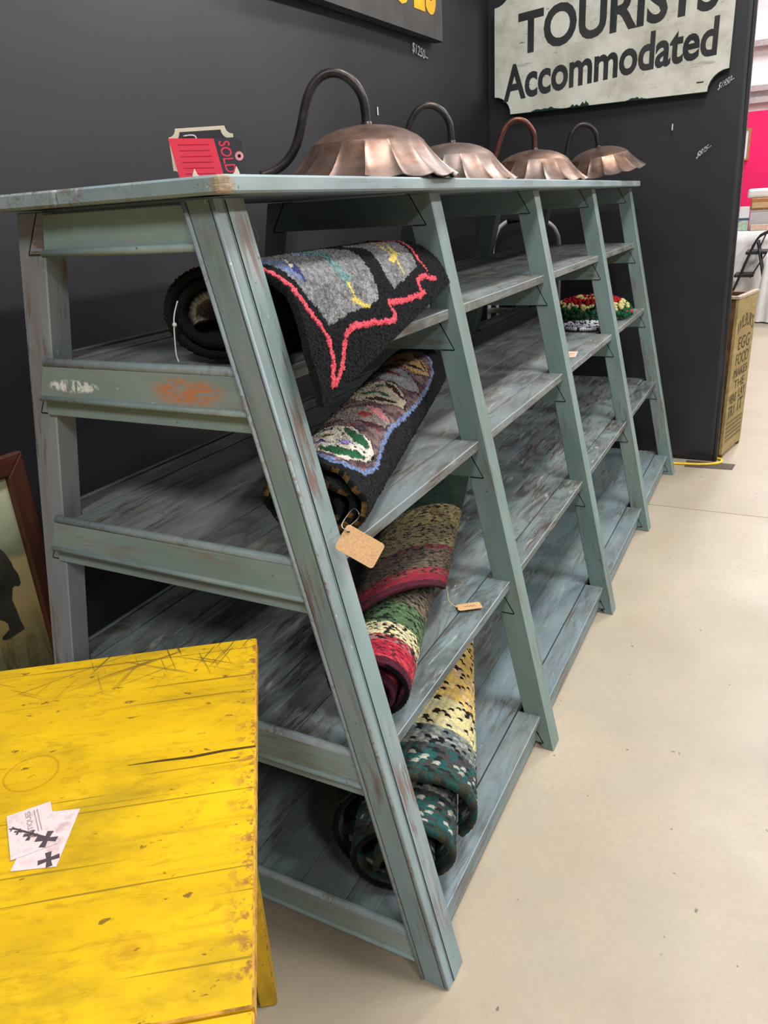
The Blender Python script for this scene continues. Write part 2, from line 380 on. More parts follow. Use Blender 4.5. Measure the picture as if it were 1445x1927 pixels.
# top boards
def topb(y0, y1, x0, chip=False):
    x1 = 3.345; za, zb = 1.503, 1.528
    if chip:
        pol = [(x0+.012, y0, za), (x1-.006, y0, za), (x1, y0+.008, za), (x1, y1, za), (x0, y1, za), (x0, y0+.010, za)]
    else: pol = [(x0, y0, za), (x1, y0, za), (x1, y1, za), (x0, y1, za)]
    prism('top_plank', pol, (0, 0, zb-za), [M_TOPF if chip else M_TOP, M_TOPF if chip else M_EDGE], unit, basis((1, 0, 0), (0, 0, 1), ((x0+x1)/2, (y0+y1)/2, za)), bevel=.0035)
topb(-.272, .0140, -.030, True); topb(.0150, .0640, -.029); topb(.0650, .275, -.031)

# ------------------------------------------------------------------ copper gooseneck lamps
t = NT('aged_copper', .33, .5, .85); v = t.obj()
c = t.ramp(t.noise(t.map(v, (1, 1, 2.2)), 9, 6, .65), (.28, S(82, 64, 55)), (.5, S(122, 97, 84)), (.72, S(158, 124, 105)))
c = t.mix(t.ramp(t.noise(v, 5, 5, .6), (.46, 0.0), (.66, .8)), c, S(132, 124, 120))
t.rgh(t.ramp(t.noise(v, 14, 5), (.3, .34), (.7, .54))); t.bump(t.noise(v, 70, 3), .12, .001); M_COPPER = t.col(c)
t = NT('dark_pipe_finish', .38, .5, .75); v = t.obj()
c = t.ramp(t.noise(v, 22, 5, .65), (.35, S(46, 42, 42)), (.62, S(70, 64, 62)), (.75, S(112, 76, 62)))
M_PIPE = t.col(c)
M_PIPER = NT('copper_red_pipe_finish', .36, .5, .8); t = M_PIPER; v = t.obj()
M_PIPER = t.col(t.ramp(t.noise(v, 16, 5, .65), (.35, S(56, 44, 42)), (.6, S(112, 66, 54)), (.75, S(140, 84, 66))))
R_L = .205
prof = [(.0, .1185), (.03, .118), (.06, .1135), (.09, .1045), (.115, .092), (.130, .0805), (.1315, .0775), (.150, .055), (.168, .035), (.186, .018), (.2, .007), (.2075, .001)]
def shade_geo():
    n = 16; sub = 16; NA = n*sub; V = []; F = []
    for layer, off in ((0, 0.0), (1, -.0022)):
        for i, (r, z) in enumerate(prof):
            f = max(0, (r-.128)/(.2075-.128))
            for a in range(NA):
                fr = (a % sub)/sub; dd = abs(2*fr-1)
                th = 2*math.pi*a/NA
                rr = r*(1-.030*min(1, f*3)*(1-dd**5)) + (off if i else 0)
                zz = z + off - .010*(f**3)*(1-dd**2)*0 + .007*f*f*(dd**2)
                V.append((rr*math.cos(th), rr*math.sin(th), zz+.002))
    m = len(prof)
    for L in range(2):
        b = L*m*NA
        for i in range(m-1):
            for a in range(NA):
                a2 = (a+1) % NA
                q = (b+i*NA+a, b+i*NA+a2, b+(i+1)*NA+a2, b+(i+1)*NA+a)
                F.append(q if L == 0 else q[::-1])
    for a in range(NA):
        a2 = (a+1) % NA; F.append(((m-1)*NA+a, (m-1)*NA+a2, m*NA+(m-1)*NA+a2, m*NA+(m-1)*NA+a))
    return V, F
SV, SF = shade_geo()
sme = bpy.data.meshes.new('lamp_shade'); sme.from_pydata(SV, [], SF); sme.materials.append(M_COPPER)
for p in sme.polygons: p.use_smooth = True
sme.set_sharp_from_angle(angle=math.radians(24))
def lamp(loc, arm_dir, tilt, spin, arm_mat, label, sx=1.0):
    root = empty('gooseneck_lamp', loc, label, 'lamp', 'copper gooseneck lamps on the shelf top')
    R = Matrix.Translation(loc) @ Matrix.Rotation(tilt[0], 4, 'X') @ Matrix.Rotation(tilt[1], 4, 'Y')
    sh = bpy.data.objects.new('lamp_shade', sme); sh.matrix_basis = R @ Matrix.Rotation(spin, 4, 'Z'); link(sh, root)
    d = Vector((math.cos(arm_dir), math.sin(arm_dir), 0))
    def T(h, z): return R @ (d*h+Vector((0, 0, z)))
    pts = [(0, .118), (0.001, .150), (.006, .180), (.024, .208), (.052, .226), (.082, .228), (.108, .214), (.127, .188), (.140, .155), (.152, .118), (.168, .082), (.192, .055), (.222, .038), (.252, .030)]
    P = crom([T(h*sx, z) for h, z in pts], 6)
    P = [Vector((p.x, p.y, max(p.z, 1.543))) for p in P]
    tube('arm', P, .0105, arm_mat, root, 12)
    col_ = lathe('collar', [(.0, .0), (.022, .0), (.022, .002), (.015, .004), (.0128, .006), (.0128, .010), (.0, .010)], (0, 0, 0), M_PIPE, None, 20)
    col_.matrix_basis = R @ Matrix.Translation((0, 0, .1175)); col_.parent = root; col_.matrix_parent_inverse = world(root).inverted()
    sk = lathe('socket', [(.0, -.05), (.018, -.05), (.02, -.01), (.02, .0), (.0, .0)], (0, 0, 0), M_PIPE, None, 14)
    sk.matrix_basis = R @ Matrix.Translation((0, 0, .114)); sk.parent = root; sk.matrix_parent_inverse = world(root).inverted()
    return root
AD = math.atan2(.88, -.47)
ZT = 1.528
lamp((.745, -.095, ZT), AD, (0, 0), .05, M_PIPE, 'copper fluted gooseneck lamp right beside the red sold tag')
lamp((1.475, -.005, ZT), AD, (0, 0), .2, M_PIPE, 'copper gooseneck lamp with black arm, second from the sold tag', .98)
lamp((2.19, -.060, ZT), AD, (0, 0), .11, M_PIPER, 'copper gooseneck lamp with reddish worn arm, third from the sold tag', .98)
lamp((2.96, -.150, ZT+.032), AD, (math.radians(-6), math.radians(-6)), .3, M_PIPE, 'tilted copper gooseneck lamp at the board end farthest from the sold tag', .98)

# ------------------------------------------------------------------ rugs
def rug_section(turns, r_in, r_out, squash, phi_end, tail=(), ds=.003, sag=0.0):
    n = 4000; ph = np.linspace(phi_end+2*np.pi*turns, phi_end, n)
    k = (ph[0]-ph)/(ph[0]-ph[-1]); r = r_in+(r_out-r_in)*k
    P = np.stack([r*np.cos(ph), r*np.sin(ph)*squash-sag*(r_out-r)*squash], 1)
    if len(tail):
        T = np.array([P[-1]]+list(tail)); Q = np.array([P[-400]]+list(T)+[2*T[-1]-T[-2]]); out = []
        for i in range(1, len(Q)-2):
            for tt in np.linspace(0, 1, 60, endpoint=False):
                p0, p1, p2, p3 = Q[i-1], Q[i], Q[i+1], Q[i+2]
                if i == 1: p0 = p1-(p2-p1)
                out.append(.5*((2*p1)+(-p0+p2)*tt+(2*p0-5*p1+4*p2-p3)*tt*tt+(-p0+3*p1-3*p2+p3)*tt**3))
        out.append(Q[-2]); P = np.concatenate([P[:-1], np.array(out)])
    L = np.concatenate([[0], np.cumsum(np.hypot(*np.diff(P, axis=0).T))])
    N = int(L[-1]/ds)+1; s = np.linspace(0, L[-1], N)
    return np.stack([np.interp(s, L, P[:, 0]), np.interp(s, L, P[:, 1])], 1), s
def normals2(P):
    d = np.gradient(P, axis=0); d /= np.linalg.norm(d, axis=1)[:, None]+1e-12
    return np.stack([-d[:, 1], d[:, 0]], 1)
def smooth_noise(shape, k, amp):
    a = RNG.standard_normal((shape[0]//k+3, shape[1]//k+3))
    i = np.linspace(0, a.shape[0]-2.001, shape[0]); j = np.linspace(0, a.shape[1]-2.001, shape[1])
    i0 = i.astype(int); j0 = j.astype(int); fi = (i-i0)[:, None]; fj = (j-j0)[None]
    g = lambda di, dj: a[np.ix_(i0+di, j0+dj)]
    return amp*(g(0, 0)*(1-fi)*(1-fj)+g(1, 0)*fi*(1-fj)+g(0, 1)*(1-fi)*fj+g(1, 1)*fi*fj)
def rug_material(name, bscale, bst):
    t = NT(name, .95, .12); a = t.n('ShaderNodeAttribute', attribute_name='Col')
    v = t.obj(False); n = t.noise(v, 260, 3, .6)
    c = t.mix(t.ramp(n, (.3, .38), (.65, 0.0)), a.outputs['Color'], (0, 0, 0, 1), 'MULTIPLY')
    t.bump(t.vor(v, bscale), bst, .003)
    t.b.inputs['Sheen Weight'].default_value = .03
    return t.col(c)
def rug(name, origin, ang, sec, length, thick, pattern, back, label, t0f, cutf=None, dt=.003, dip=.35, mat=None, zfix=None):
    P, s = rug_section(**sec); a = math.radians(ang)
    A = np.array([math.cos(a), math.sin(a), 0]); Lq = np.array([math.sin(a), -math.cos(a), 0])
    z0 = -P[s < s[-1]-dip][:, 1].min()+.008
    nt = int(length/dt)+1; vv = np.linspace(0, 1, nt)
    S_ = s[-1]
    cut = cutf(vv*length) if cutf is not None else np.zeros(nt)
    ss = s[:, None]*(1-cut[None]/S_)                      # arc length per grid point
    sig = S_-ss
    tt = t0f(sig)*(1-vv[None])+length*vv[None]
    q = np.interp(ss, s, P[:, 0]); z = np.interp(ss, s, P[:, 1])
    Nn = normals2(P); nq = np.interp(ss, s, Nn[:, 0]); nz = np.interp(ss, s, Nn[:, 1])
    colr, h = pattern(sig, tt, tt-t0f(sig))
    def surf(off):
        off = off*np.ones_like(q)
        Q = q+nq*off; Z = z+nz*off
        return np.array(origin)[None, None]+A[None, None]*tt[..., None]+Lq[None, None]*Q[..., None]+np.array([0, 0, 1.])[None, None]*(Z+z0)[..., None]
    V1 = surf(thick/2+h); V2 = surf(-thick/2+smooth_noise(q.shape, 2, .0006))
    n1, n2 = q.shape; NV = n1*n2
    V = np.concatenate([V1.reshape(-1, 3), V2.reshape(-1, 3)])
    bc = back(sig, tt, tt-t0f(sig))
    Cc = np.concatenate([colr.reshape(-1, 3), bc.reshape(-1, 3)])
    idx = np.arange(NV).reshape(n1, n2)
    f1 = np.stack([idx[:-1, :-1], idx[1:, :-1], idx[1:, 1:], idx[:-1, 1:]], -1).reshape(-1, 4)
    f2 = f1[:, ::-1]+NV
    def strip(e): return np.stack([e[:-1], e[1:], e[1:]+NV, e[:-1]+NV], -1)
    F = np.concatenate([f1[:, ::-1], f2[:, ::-1], strip(idx[:, 0]), strip(idx[:, -1])[:, ::-1], strip(idx[-1])[:, ::-1], strip(idx[0])])
    me = bpy.data.meshes.new(name)
    O = np.array(origin); Vl = V-O
    me.vertices.add(len(V)); me.vertices.foreach_set('co', Vl.astype(np.float32).ravel())
    me.loops.add(len(F)*4); me.loops.foreach_set('vertex_index', F.astype(np.int32).ravel())
    me.polygons.add(len(F)); me.polygons.foreach_set('loop_start', np.arange(0, len(F)*4, 4, dtype=np.int32))
    me.update(calc_edges=True)
    at = me.color_attributes.new('Col', 'FLOAT_COLOR', 'POINT')
    at.data.foreach_set('color', np.concatenate([Cc, np.ones((len(Cc), 1))], 1).astype(np.float32).ravel())
    me.polygons.foreach_set('use_smooth', np.ones(len(F), bool)); me.materials.append(mat); me.validate()
    o = bpy.data.objects.new(name, me); o.location = origin; COL.objects.link(o)
    tag(o, label, 'rug'); return o
L3 = lambda r, g, b: np.array(S(r, g, b)[:3])
def inpoly(x, y, P):
    r = np.zeros(x.shape, bool); n = len(P)
    for i in range(n):
        (x1, y1), (x2, y2) = P[i], P[(i+1) % n]
        if y1 == y2: continue
        c = ((y1 > y) != (y2 > y)) & (x < (x2-x1)*(y-y1)/(y2-y1)+x1); r ^= c
    return r
def dline(x, y, P):
    d = np.full(x.shape, 9.0)
    for (x1, y1), (x2, y2) in zip(P[:-1], P[1:]):
        dx, dy = x2-x1, y2-y1; k = np.clip(((x-x1)*dx+(y-y1)*dy)/(dx*dx+dy*dy+1e-12), 0, 1)
        d = np.minimum(d, np.hypot(x-x1-k*dx, y-y1-k*dy))
    return d
def speck(shape, amp): return 1+amp*RNG.standard_normal(shape)[..., None]

# -- rug 1: black hooked rug, grey fields, pink line; its end hangs over the shelf edge
PINK = [(.46, .002), (.36, .001), (.315, .0), (.273, .0), (.225, .0), (.201, .006), (.183, .016), (.159, .021), (.141, .020), (.117, .012), (.103, .0), (.088, -.006), (.093, .012), (.105, .032), (.123, .052), (.141, .068), (.159, .094), (.165, .132), (.159, .185), (.153, .24), (.147, .296), (.159, .313), (.171, .302), (.183, .305), (.177, .369), (.177, .442), (.177, .501), (.189, .486), (.207, .495), (.213, .533), (.2, .60)]
PINK2 = [(.55, .665), (.40, .662), (.34, .655), (.285, .605), (.249, .572), (.225, .575)]
FIELD1 = [(.50, .035), (.387, .030), (.327, .040), (.297, .040), (.267, .030), (.231, .021), (.207, .032), (.180, .044), (.183, .1), (.189, .173), (.189, .217), (.195, .267), (.219, .287), (.255, .31), (.297, .343), (.363, .390), (.411, .400), (.50, .41)]
FIELD2 = [(.50, .47), (.41, .465), (.321, .430), (.273, .384), (.237, .354), (.207, .36), (.219, .445), (.237, .536), (.285, .585), (.34, .63), (.40, .64), (.5, .645)]
def pat1(sig, tt, e):
    c = np.ones(sig.shape+(3,))*L3(15, 15, 18)
    w = smooth_noise(sig.shape, 3, .0022); w2 = smooth_noise(sig.shape, 3, .0022); x = sig+w; y = tt+w2
    g = inpoly(x, y, FIELD1) | inpoly(x, y, FIELD2)
    gv = np.clip(.5+smooth_noise(sig.shape, 2, .35)+smooth_noise(sig.shape, 14, .18), 0, 1)[..., None]
    c = np.where(g[..., None], L3(92, 92, 93)*(1-gv)+L3(150, 150, 148)*gv, c)
    def P(poly, a, b=None):
        nonlocal c
        m = inpoly(x, y, poly)[..., None]; k = np.clip(.5+smooth_noise(sig.shape, 3, .5), 0, 1)[..., None]
        c = np.where(m, a*(1-k)+(b if b is not None else a)*k, c)
    def Ln(line, wd, a):
        nonlocal c; c = np.where((dline(x, y, line) < wd)[..., None], a, c)
    P([(.42, .06), (.381, .110), (.339, .115), (.297, .079), (.258, .050), (.279, .040), (.315, .045), (.36, .04)], L3(88, 100, 140), L3(124, 138, 168))
    P([(.339, .115), (.31, .105), (.262, .062), (.258, .050), (.297, .075)], L3(54, 56, 104))
    P([(.42, .26), (.399, .24), (.327, .185), (.339, .234), (.40, .33)], L3(40, 48, 120), L3(170, 184, 200))
    P([(.45, .35), (.411, .335), (.345, .300), (.303, .237), (.261, .212), (.240, .208), (.235, .173), (.267, .180), (.309, .217), (.36, .25), (.43, .28)], L3(62, 106, 108), L3(122, 150, 148))
    Y = L3(214, 190, 92)
    Ln([(.305, .085), (.335, .118)], .004, L3(222, 212, 180))
    Ln([(.240, .185), (.213, .179), (.192, .190)], .004, Y); Ln([(.207, .164), (.187, .216)], .0045, Y)
    Ln([(.387, .606), (.309, .492), (.267, .472), (.225, .439)], .0022, Y); Ln([(.40, .62), (.34, .58), (.303, .524)], .002, Y)
    Ln([(.261, .439), (.285, .507), (.305, .524)], .0055, Y); Ln([(.279, .521), (.290, .500)], .004, Y)
    d = np.minimum(dline(x, y, PINK), dline(x, y, PINK2)+.0022)
    c = np.where((d < .0052)[..., None], L3(226, 84, 96), c)
    m = (RNG.random(sig.shape) > .6)[..., None]
    h = .0016*RNG.standard_normal(sig.shape)*.7+np.where(d < .0052, .0018, 0)+.0012*np.sin(tt*2*np.pi/.011)*np.cos(sig*2*np.pi/.009)
    return np.clip(c*speck(sig.shape, .13), .002, 1), h
def back1(sig, tt, e):
    c = np.ones(sig.shape+(3,))*L3(30, 29, 30)
    c = np.where((sig > 1.16)[..., None], L3(140, 132, 116), c)      # unbleached backing shows at the heart of the roll
    return c*speck(sig.shape, .08)
M_R1 = rug_material('hooked_wool', 260, .8)
r1 = rug('hooked_rug', (.085, -.14, 1.244), 4, dict(turns=2.35, r_in=.045, r_out=.108, squash=.70, phi_end=math.radians(75), tail=[(.09, .068), (.145, .035), (.178, -.02), (.195, -.075), (.203, -.125), (.205, -.2)], ds=.0024), .685, .013, pat1, back1,
    'rolled black hooked rug with grey field and pink zigzag line draped over the upper shelf',
    lambda s: -.012-.036*np.clip((.25-s)/.10, 0, 1), lambda t: .062+.175*np.clip(t, 0, .8), dt=.0024, mat=M_R1)

# -- rug 2: leaf pattern
BL = [(.30, .075), (.219, .048), (.171, .022), (.123, .043), (.111, .12), (.123, .202), (.130, .298), (.123, .409), (.111, .587), (.111, .775), (.123, .933), (.159, 1.03), (.25, 1.06)]
LEAF = [([(.30, .20), (.273, .212), (.231, .231), (.189, .217), (.147, .183), (.129, .144), (.129, .106), (.159, .048), (.225, .063), (.29, .12)], L3(206, 198, 178), L3(224, 218, 200)),
 ([(.30, .40), (.26, .36), (.201, .395), (.165, .39), (.137, .345), (.141, .303), (.171, .270), (.207, .262), (.28, .30)], L3(120, 108, 104), L3(160, 146, 138)),
 ([(.28, .52), (.231, .447), (.177, .428), (.129, .486), (.135, .539), (.177, .611), (.213, .635), (.27, .60)], L3(196, 178, 142), L3(168, 160, 150)),
 ([(.27, .72), (.201, .640), (.147, .611), (.123, .674), (.147, .727), (.195, .784), (.25, .80)], L3(138, 138, 136), L3(164, 163, 160)),
 ([(.27, .90), (.225, .861), (.159, .789), (.123, .852), (.155, .933), (.200, 1.01), (.25, 1.02)], L3(206, 150, 66), L3(170, 150, 120))]
def pat2(sig, tt, e):
    w = smooth_noise(sig.shape, 3, .002); w2 = smooth_noise(sig.shape, 3, .004); x = sig+w; y = tt+w2
    c = np.ones(sig.shape+(3,))*L3(22, 22, 25)
    inn = inpoly(x, y, BL+[(.60, 1.06), (.60, .075)])
    st = np.sin((tt*60+sig*90)+smooth_noise(sig.shape, 8, 2.0))
    kk = np.clip(.5+.5*st+smooth_noise(sig.shape, 2, .3), 0, 1)[..., None]
    c = np.where(inn[..., None], L3(74, 56, 58)*(1-kk)+L3(132, 108, 104)*kk, c)
    sp = smooth_noise(sig.shape, 4, 1.0)
    c = np.where((inn & (sp > 1.25))[..., None], L3(104, 84, 128), c); c = np.where((inn & (sp < -1.35))[..., None], L3(122, 48, 52), c)
    for poly, a, b in LEAF:
        m = inpoly(x, y, poly); dd = dline(x, y, poly+[poly[0]])
        k = np.clip(.5+smooth_noise(sig.shape, 4, .5), 0, 1)[..., None]
        c = np.where(m[..., None], a*(1-k)+b*k, c)
        c = np.where(((dd < .0028) & ~m)[..., None], L3(18, 18, 18), c)
    def P(poly, a, ol=True):
        nonlocal c
        m = inpoly(x, y, poly); c = np.where(m[..., None], a, c)
        if ol: c = np.where(((dline(x, y, poly+[poly[0]]) < .0013) & ~m)[..., None], L3(30, 30, 28), c)
    def E(p, rx, ry, a, b):
        nonlocal c
        d = np.hypot((x-p[0])/rx, (y-p[1])/ry); c = np.where((d < 1)[..., None], a, c); c = np.where((d < .6)[..., None], b, c)
    G = L3(38, 92, 60)
    P([(.207, .212), (.177, .198), (.147, .170), (.143, .144), (.171, .146), (.195, .178)], G); P([(.221, .074), (.195, .094), (.165, .103), (.136, .112), (.150, .076), (.183, .056)], G)
    P([(.27, .225), (.245, .223), (.262, .20), (.285, .20)], G)
    c = np.where((dline(x, y, [(.240, .118), (.195, .118), (.165, .128), (.132, .122)]) < .0014)[..., None], L3(24, 24, 24), c)
    c = np.where((dline(x, y, [(.218, .205), (.185, .150), (.165, .128)]) < .0014)[..., None], L3(24, 24, 24), c)
    E((.232, .120), .014, .011, L3(52, 34, 96), L3(132, 112, 188)); E((.183, .130), .015, .009, L3(80, 60, 130), L3(168, 150, 216)); E((.237, .203), .014, .010, L3(52, 34, 96), L3(120, 100, 170))
    E((.222, .160), .014, .010, L3(190, 150, 80), L3(50, 34, 24))
    P([(.201, .392), (.171, .387), (.141, .345), (.159, .328), (.183, .348)], L3(206, 134, 138)); P([(.207, .268), (.171, .276), (.141, .303), (.159, .262)], L3(84, 40, 44)); E((.19, .325), .012, .018, L3(150, 46, 48), L3(166, 60, 58))
    P([(.207, .621), (.177, .590), (.143, .539), (.159, .540), (.19, .580)], L3(52, 36, 26)); P([(.225, .458), (.189, .478), (.147, .488), (.183, .440)], L3(52, 36, 26))
    P([(.243, .515), (.22, .535), (.20, .520), (.225, .495)], G); P([(.20, .525), (.180, .520), (.170, .505), (.19, .50)], G); P([(.225, .575), (.21, .60), (.195, .580)], G); E((.215, .555), .012, .02, L3(150, 110, 120), L3(170, 130, 136))
    P([(.255, .785), (.225, .765), (.165, .700), (.195, .720), (.24, .75)], L3(150, 44, 48)); c = np.where((dline(x, y, [(.25, .72), (.19, .70), (.135, .675)]) < .0014)[..., None], L3(40, 40, 40), c)
    P([(.201, 1.0), (.17, .935), (.137, .864), (.15, .90), (.18, .97)], L3(34, 26, 22)); P([(.205, .850), (.17, .838), (.139, .852), (.17, .868)], L3(34, 26, 22)); P([(.24, .90), (.215, .92), (.19, .90), (.21, .885)], L3(96, 34, 36))
    c = np.where((dline(x, y, BL) < .0048)[..., None], L3(112, 132, 172)*(.8+.4*np.clip(.5+smooth_noise(sig.shape, 3, .4), 0, 1))[..., None], c)
    h = .0016*RNG.standard_normal(sig.shape)*.8+smooth_noise(sig.shape, 14, .0012)+.0015*inn
    return np.clip(c*speck(sig.shape, .16), .002, 1), h
def back2(sig, tt, e):
    n = smooth_noise(sig.shape, 5, 1.0)
    c = np.where((n > .25)[..., None], L3(142, 104, 52), L3(26, 23, 20)); return c*speck(sig.shape, .1)
r2 = rug('hooked_rug', (.090, -.285, .918), 15.5, dict(turns=3.2, r_in=.02, r_out=.10, squash=.80, phi_end=math.radians(-60), ds=.0026, sag=.4), 1.15, .011, pat2, back2,
    'rolled hooked rug with coloured leaf pattern and black border on the second shelf', lambda s: .010*np.sin(s*37)+.006*np.sin(s*91), dt=.0028, dip=0, mat=M_R1)

# -- braided rugs
def braid(zones, w, per, seed, amp):
    """zones: (distance from the rim, [(colour, weight)...]); rows of braid run parallel to the rim"""
    def f(sig, tt, e):
        row = np.floor(e/w).astype(int); v = e/w-row
        half = (v > .5).astype(int); vl = np.where(half, v-.5, v)*2-1          # -1..1 in the half row
        sh = np.where(half, 1, -1)*vl*.28
        uu = sig/per+sh+.5*half+row*.37
        ci = np.floor(uu).astype(int); uf = (uu-ci)*2-1
        h = np.sqrt(np.clip(1-np.abs(uf)**2.6, 0, 1))*np.sqrt(np.clip(1-np.abs(vl)**2.6, 0, 1))
        hsh = (ci*73856093 ^ row*19349663 ^ half*83492791 ^ seed) & 0x7fffffff
        rnd = ((hsh*1103515245+12345) & 0x7fffffff)/0x7fffffff
        c = np.zeros(sig.shape+(3,)); lo = 0
        for k, (z1, opts) in enumerate(zones):
            m = (e+.004*np.sin(sig*9) >= lo) & (e+.004*np.sin(sig*9) < z1); acc = 0.0; tot = sum(o[1] for o in opts)
            for cc, wt in opts:
                mm = m & (rnd >= acc/tot) & (rnd <= (acc+wt)/tot); c[mm] = cc; acc += wt
            lo = z1
        c = c*(.9+.2*(((hsh >> 7) & 255)/255.0))[..., None]
        return np.clip(c*speck(sig.shape, .06), .002, 1), amp*(h-.6)
    return f
K = L3(24, 24, 24)
TAU, OLV, MAR = L3(84, 76, 64), L3(110, 102, 78), L3(78, 26, 40)
Z3A = [(.030, [(MAR, 3), (L3(62, 24, 36), 2)]), (.062, [(L3(138, 32, 48), 3), (L3(110, 34, 46), 1.5)]), (.095, [(L3(134, 36, 50), 2), (K, .7), (L3(112, 70, 60), 1)]), (.20, [(TAU, 2), (L3(66, 58, 50), 1.5), (K, 1.1), (L3(104, 84, 70), 1)]),
      (.225, [(L3(110, 38, 54), 1), (TAU, 1), (K, .6)]), (.36, [(OLV, 2), (K, 1), (L3(130, 118, 84), 1.4)]), (.50, [(L3(150, 134, 92), 2), (K, .8), (L3(110, 102, 72), 1)]), (9, [(L3(32, 54, 40), 3), (L3(24, 40, 32), 2)])]
Z3B = [(.022, [(MAR, 3), (L3(62, 24, 36), 2)]), (.078, [(L3(160, 36, 54), 3), (L3(190, 66, 70), 1.2), (L3(96, 28, 40), 1)]), (.100, [(L3(150, 110, 104), 1), (K, .9), (L3(150, 44, 58), .8)]),
      (.150, [(L3(206, 196, 146), 2), (K, 1.3), (L3(150, 146, 124), 1)]), (.24, [(L3(70, 96, 62), 3), (L3(92, 116, 80), 1), (K, 1.2)]), (9, [(TAU, 2), (OLV, 1), (K, 1)])]
Z4 = [(.026, [(L3(34, 66, 62), 1.3), (L3(56, 58, 42), 1.2), (L3(40, 46, 40), 1)]), (.115, [(L3(38, 84, 82), 2), (L3(66, 66, 64), 2.2), (L3(170, 166, 152), .55), (L3(30, 40, 40), 1.0)]),
      (.18, [(L3(96, 106, 106), 2.2), (L3(132, 134, 120), 1.6), (K, .7), (L3(150, 150, 146), .7)]), (.30, [(L3(206, 194, 140), 3), (L3(186, 178, 140), 1.5), (K, 1)]),
      (9, [(L3(206, 172, 92), 3), (L3(190, 160, 124), 1.6), (K, 1.1), (L3(214, 188, 120), 1)])]
M_R3 = rug_material('braided_wool', 420, .35)
bk = lambda col: (lambda sig, tt, e: np.ones(sig.shape+(3,))*col*speck(sig.shape, .2))
def bksame(f): return lambda sig, tt, e: f(sig, tt, e)[0]*.8
p3a = braid(Z3A, .0095, .0080, 11, .0032); p3b = braid(Z3B, .0095, .0080, 11, .0032)
def p3(sig, tt, e):
    a, h = p3a(sig, tt, e); b, _ = p3b(sig, tt, e); return np.where((sig < .45)[..., None], a, b), h
p4 = braid(Z4, .0185, .0155, 5, .0056)
r3 = rug('braided_rug', (.115, -.355, .525), 17, dict(turns=3.0, r_in=.025, r_out=.112, squash=.85, phi_end=math.radians(-50), ds=.0022, sag=.55), 1.25, .010, p3, bksame(p3),
    'rolled braided rug in crimson, green and tan bands on the third shelf', lambda s: .54*np.clip(1-s/.52, 0, 1)**1.8, dt=.0024, dip=0, mat=M_R3)
r4 = rug('braided_rug', (.075, -.418, .114), 21.5, dict(turns=2.6, r_in=.045, r_out=.165, squash=.80, phi_end=math.radians(-38), ds=.0028, sag=.6), 1.15, .014, p4, bksame(p4),
    'thick rolled braided rug in teal, grey and yellow bands on the bottom shelf', lambda s: .125*np.clip(1-s/1.1, 0, 1)**1.2, dt=.003, dip=0, mat=M_R3)

# ------------------------------------------------------------------ tags, strings
t = NT('kraft_paper', .8, .2); v = t.obj(); M_KRAFT = t.col(t.ramp(t.noise(v, 300, 4), (.3, S(176, 138, 98)), (.7, S(206, 168, 122))))
M_INK = plain('black_ink', S(40, 36, 34), .8, .1)
M_STEEL = plain('pin_steel', S(190, 190, 188), .3, .5, .9)
M_TWINE = plain('twine', S(190, 170, 138), .9, .1, scale=300)
M_WHITE_STR = plain('white_string', S(226, 224, 220), .8, .2, scale=300)
def tagcard(name, c, ex, ey, w, h, label, rounded=True):
    c = Vector(c); ex = Vector(ex).normalized(); ey = Vector(ey); ey = (ey-ex*ey.dot(ex)).normalized(); n = ex.cross(ey)
    root = empty(name, c, label, 'tag')
    k = .006; pts = []
    for cx, cy, a0 in ((w/2-k, h/2-k, 0), (-w/2+k, h/2-k, 90), (-w/2+k, -h/2+k, 180), (w/2-k, -h/2+k, 270)):
        for i in range(4):
            a = math.radians(a0+i*30); pts.append(c+ex*(cx+k*math.cos(a))+ey*(cy+k*math.sin(a)))
    prism('card', pts, n*.0009, M_KRAFT, root, basis(ex, n, c))
    return root, c, ex, ey, n
tr, c, ex, ey, n = tagcard('price_tag', (.045, -.405, .945), (.30, -.78, -.55), (.62, -.20, .75), .074, .047, 'blank brown kraft tag pinned to the leaf-pattern rug')
hp = c-ex*.029+ey*.012
tube('pin_loop', crom([hp+n*.002, hp+n*.004-ex*.016+ey*.004, Vector((.105, -.362, .985)), Vector((.112, -.368, .968)), hp-n*.003-ex*.006, hp-n*.001], 6), .0009, M_STEEL, tr, 6)
lathe('eyelet', [(.0, .0), (.0028, .0), (.0028, .0006), (.0, .0006)], tuple(hp+n*.0012), M_INK, tr, 10)
tr, c, ex, ey, n = tagcard('price_tag', (.604, -.380, .531), (.60, -.80, 0), (.8, .6, .0), .062, .032, 'brown kraft tag on twine lying by the crimson braided rug')
tube('writing', crom([c+ex*(-.012+.004*i)+ey*(.003*(-1)**i)+n*.0012 for i in range(8)], 4), .0004, M_INK, tr, 5)
tube('twine', crom([c-ex*.027, c-ex*.05+Vector((0, 0, .02)), (.595, -.325, .57), (.590, -.322, .592)], 6), .0012, M_TWINE, tr, 6)
tube('pin', crom([(.590, -.322, .588), (.588, -.312, .607), (.600, -.320, .612), (.592, -.325, .590)], 6), .0011, M_STEEL, tr, 6)
st = tube('string', crom([(.06, -.075, 1.345), (.058, -.066, 1.325), (.056, -.063, 1.308), (.055, -.060, 1.28), (.054, -.059, 1.255), (.052, -.064, 1.2425)], 6), .0013, M_WHITE_STR, None, 6)
tag(st, 'white knotted string hanging from the end of the black hooked rug', 'string')
kn = lathe('knot', [(.0, -.004), (.003, -.003), (.0042, 0), (.003, .003), (.0, .004)], (.0565, -.0635, 1.306), M_WHITE_STR, st, 8)
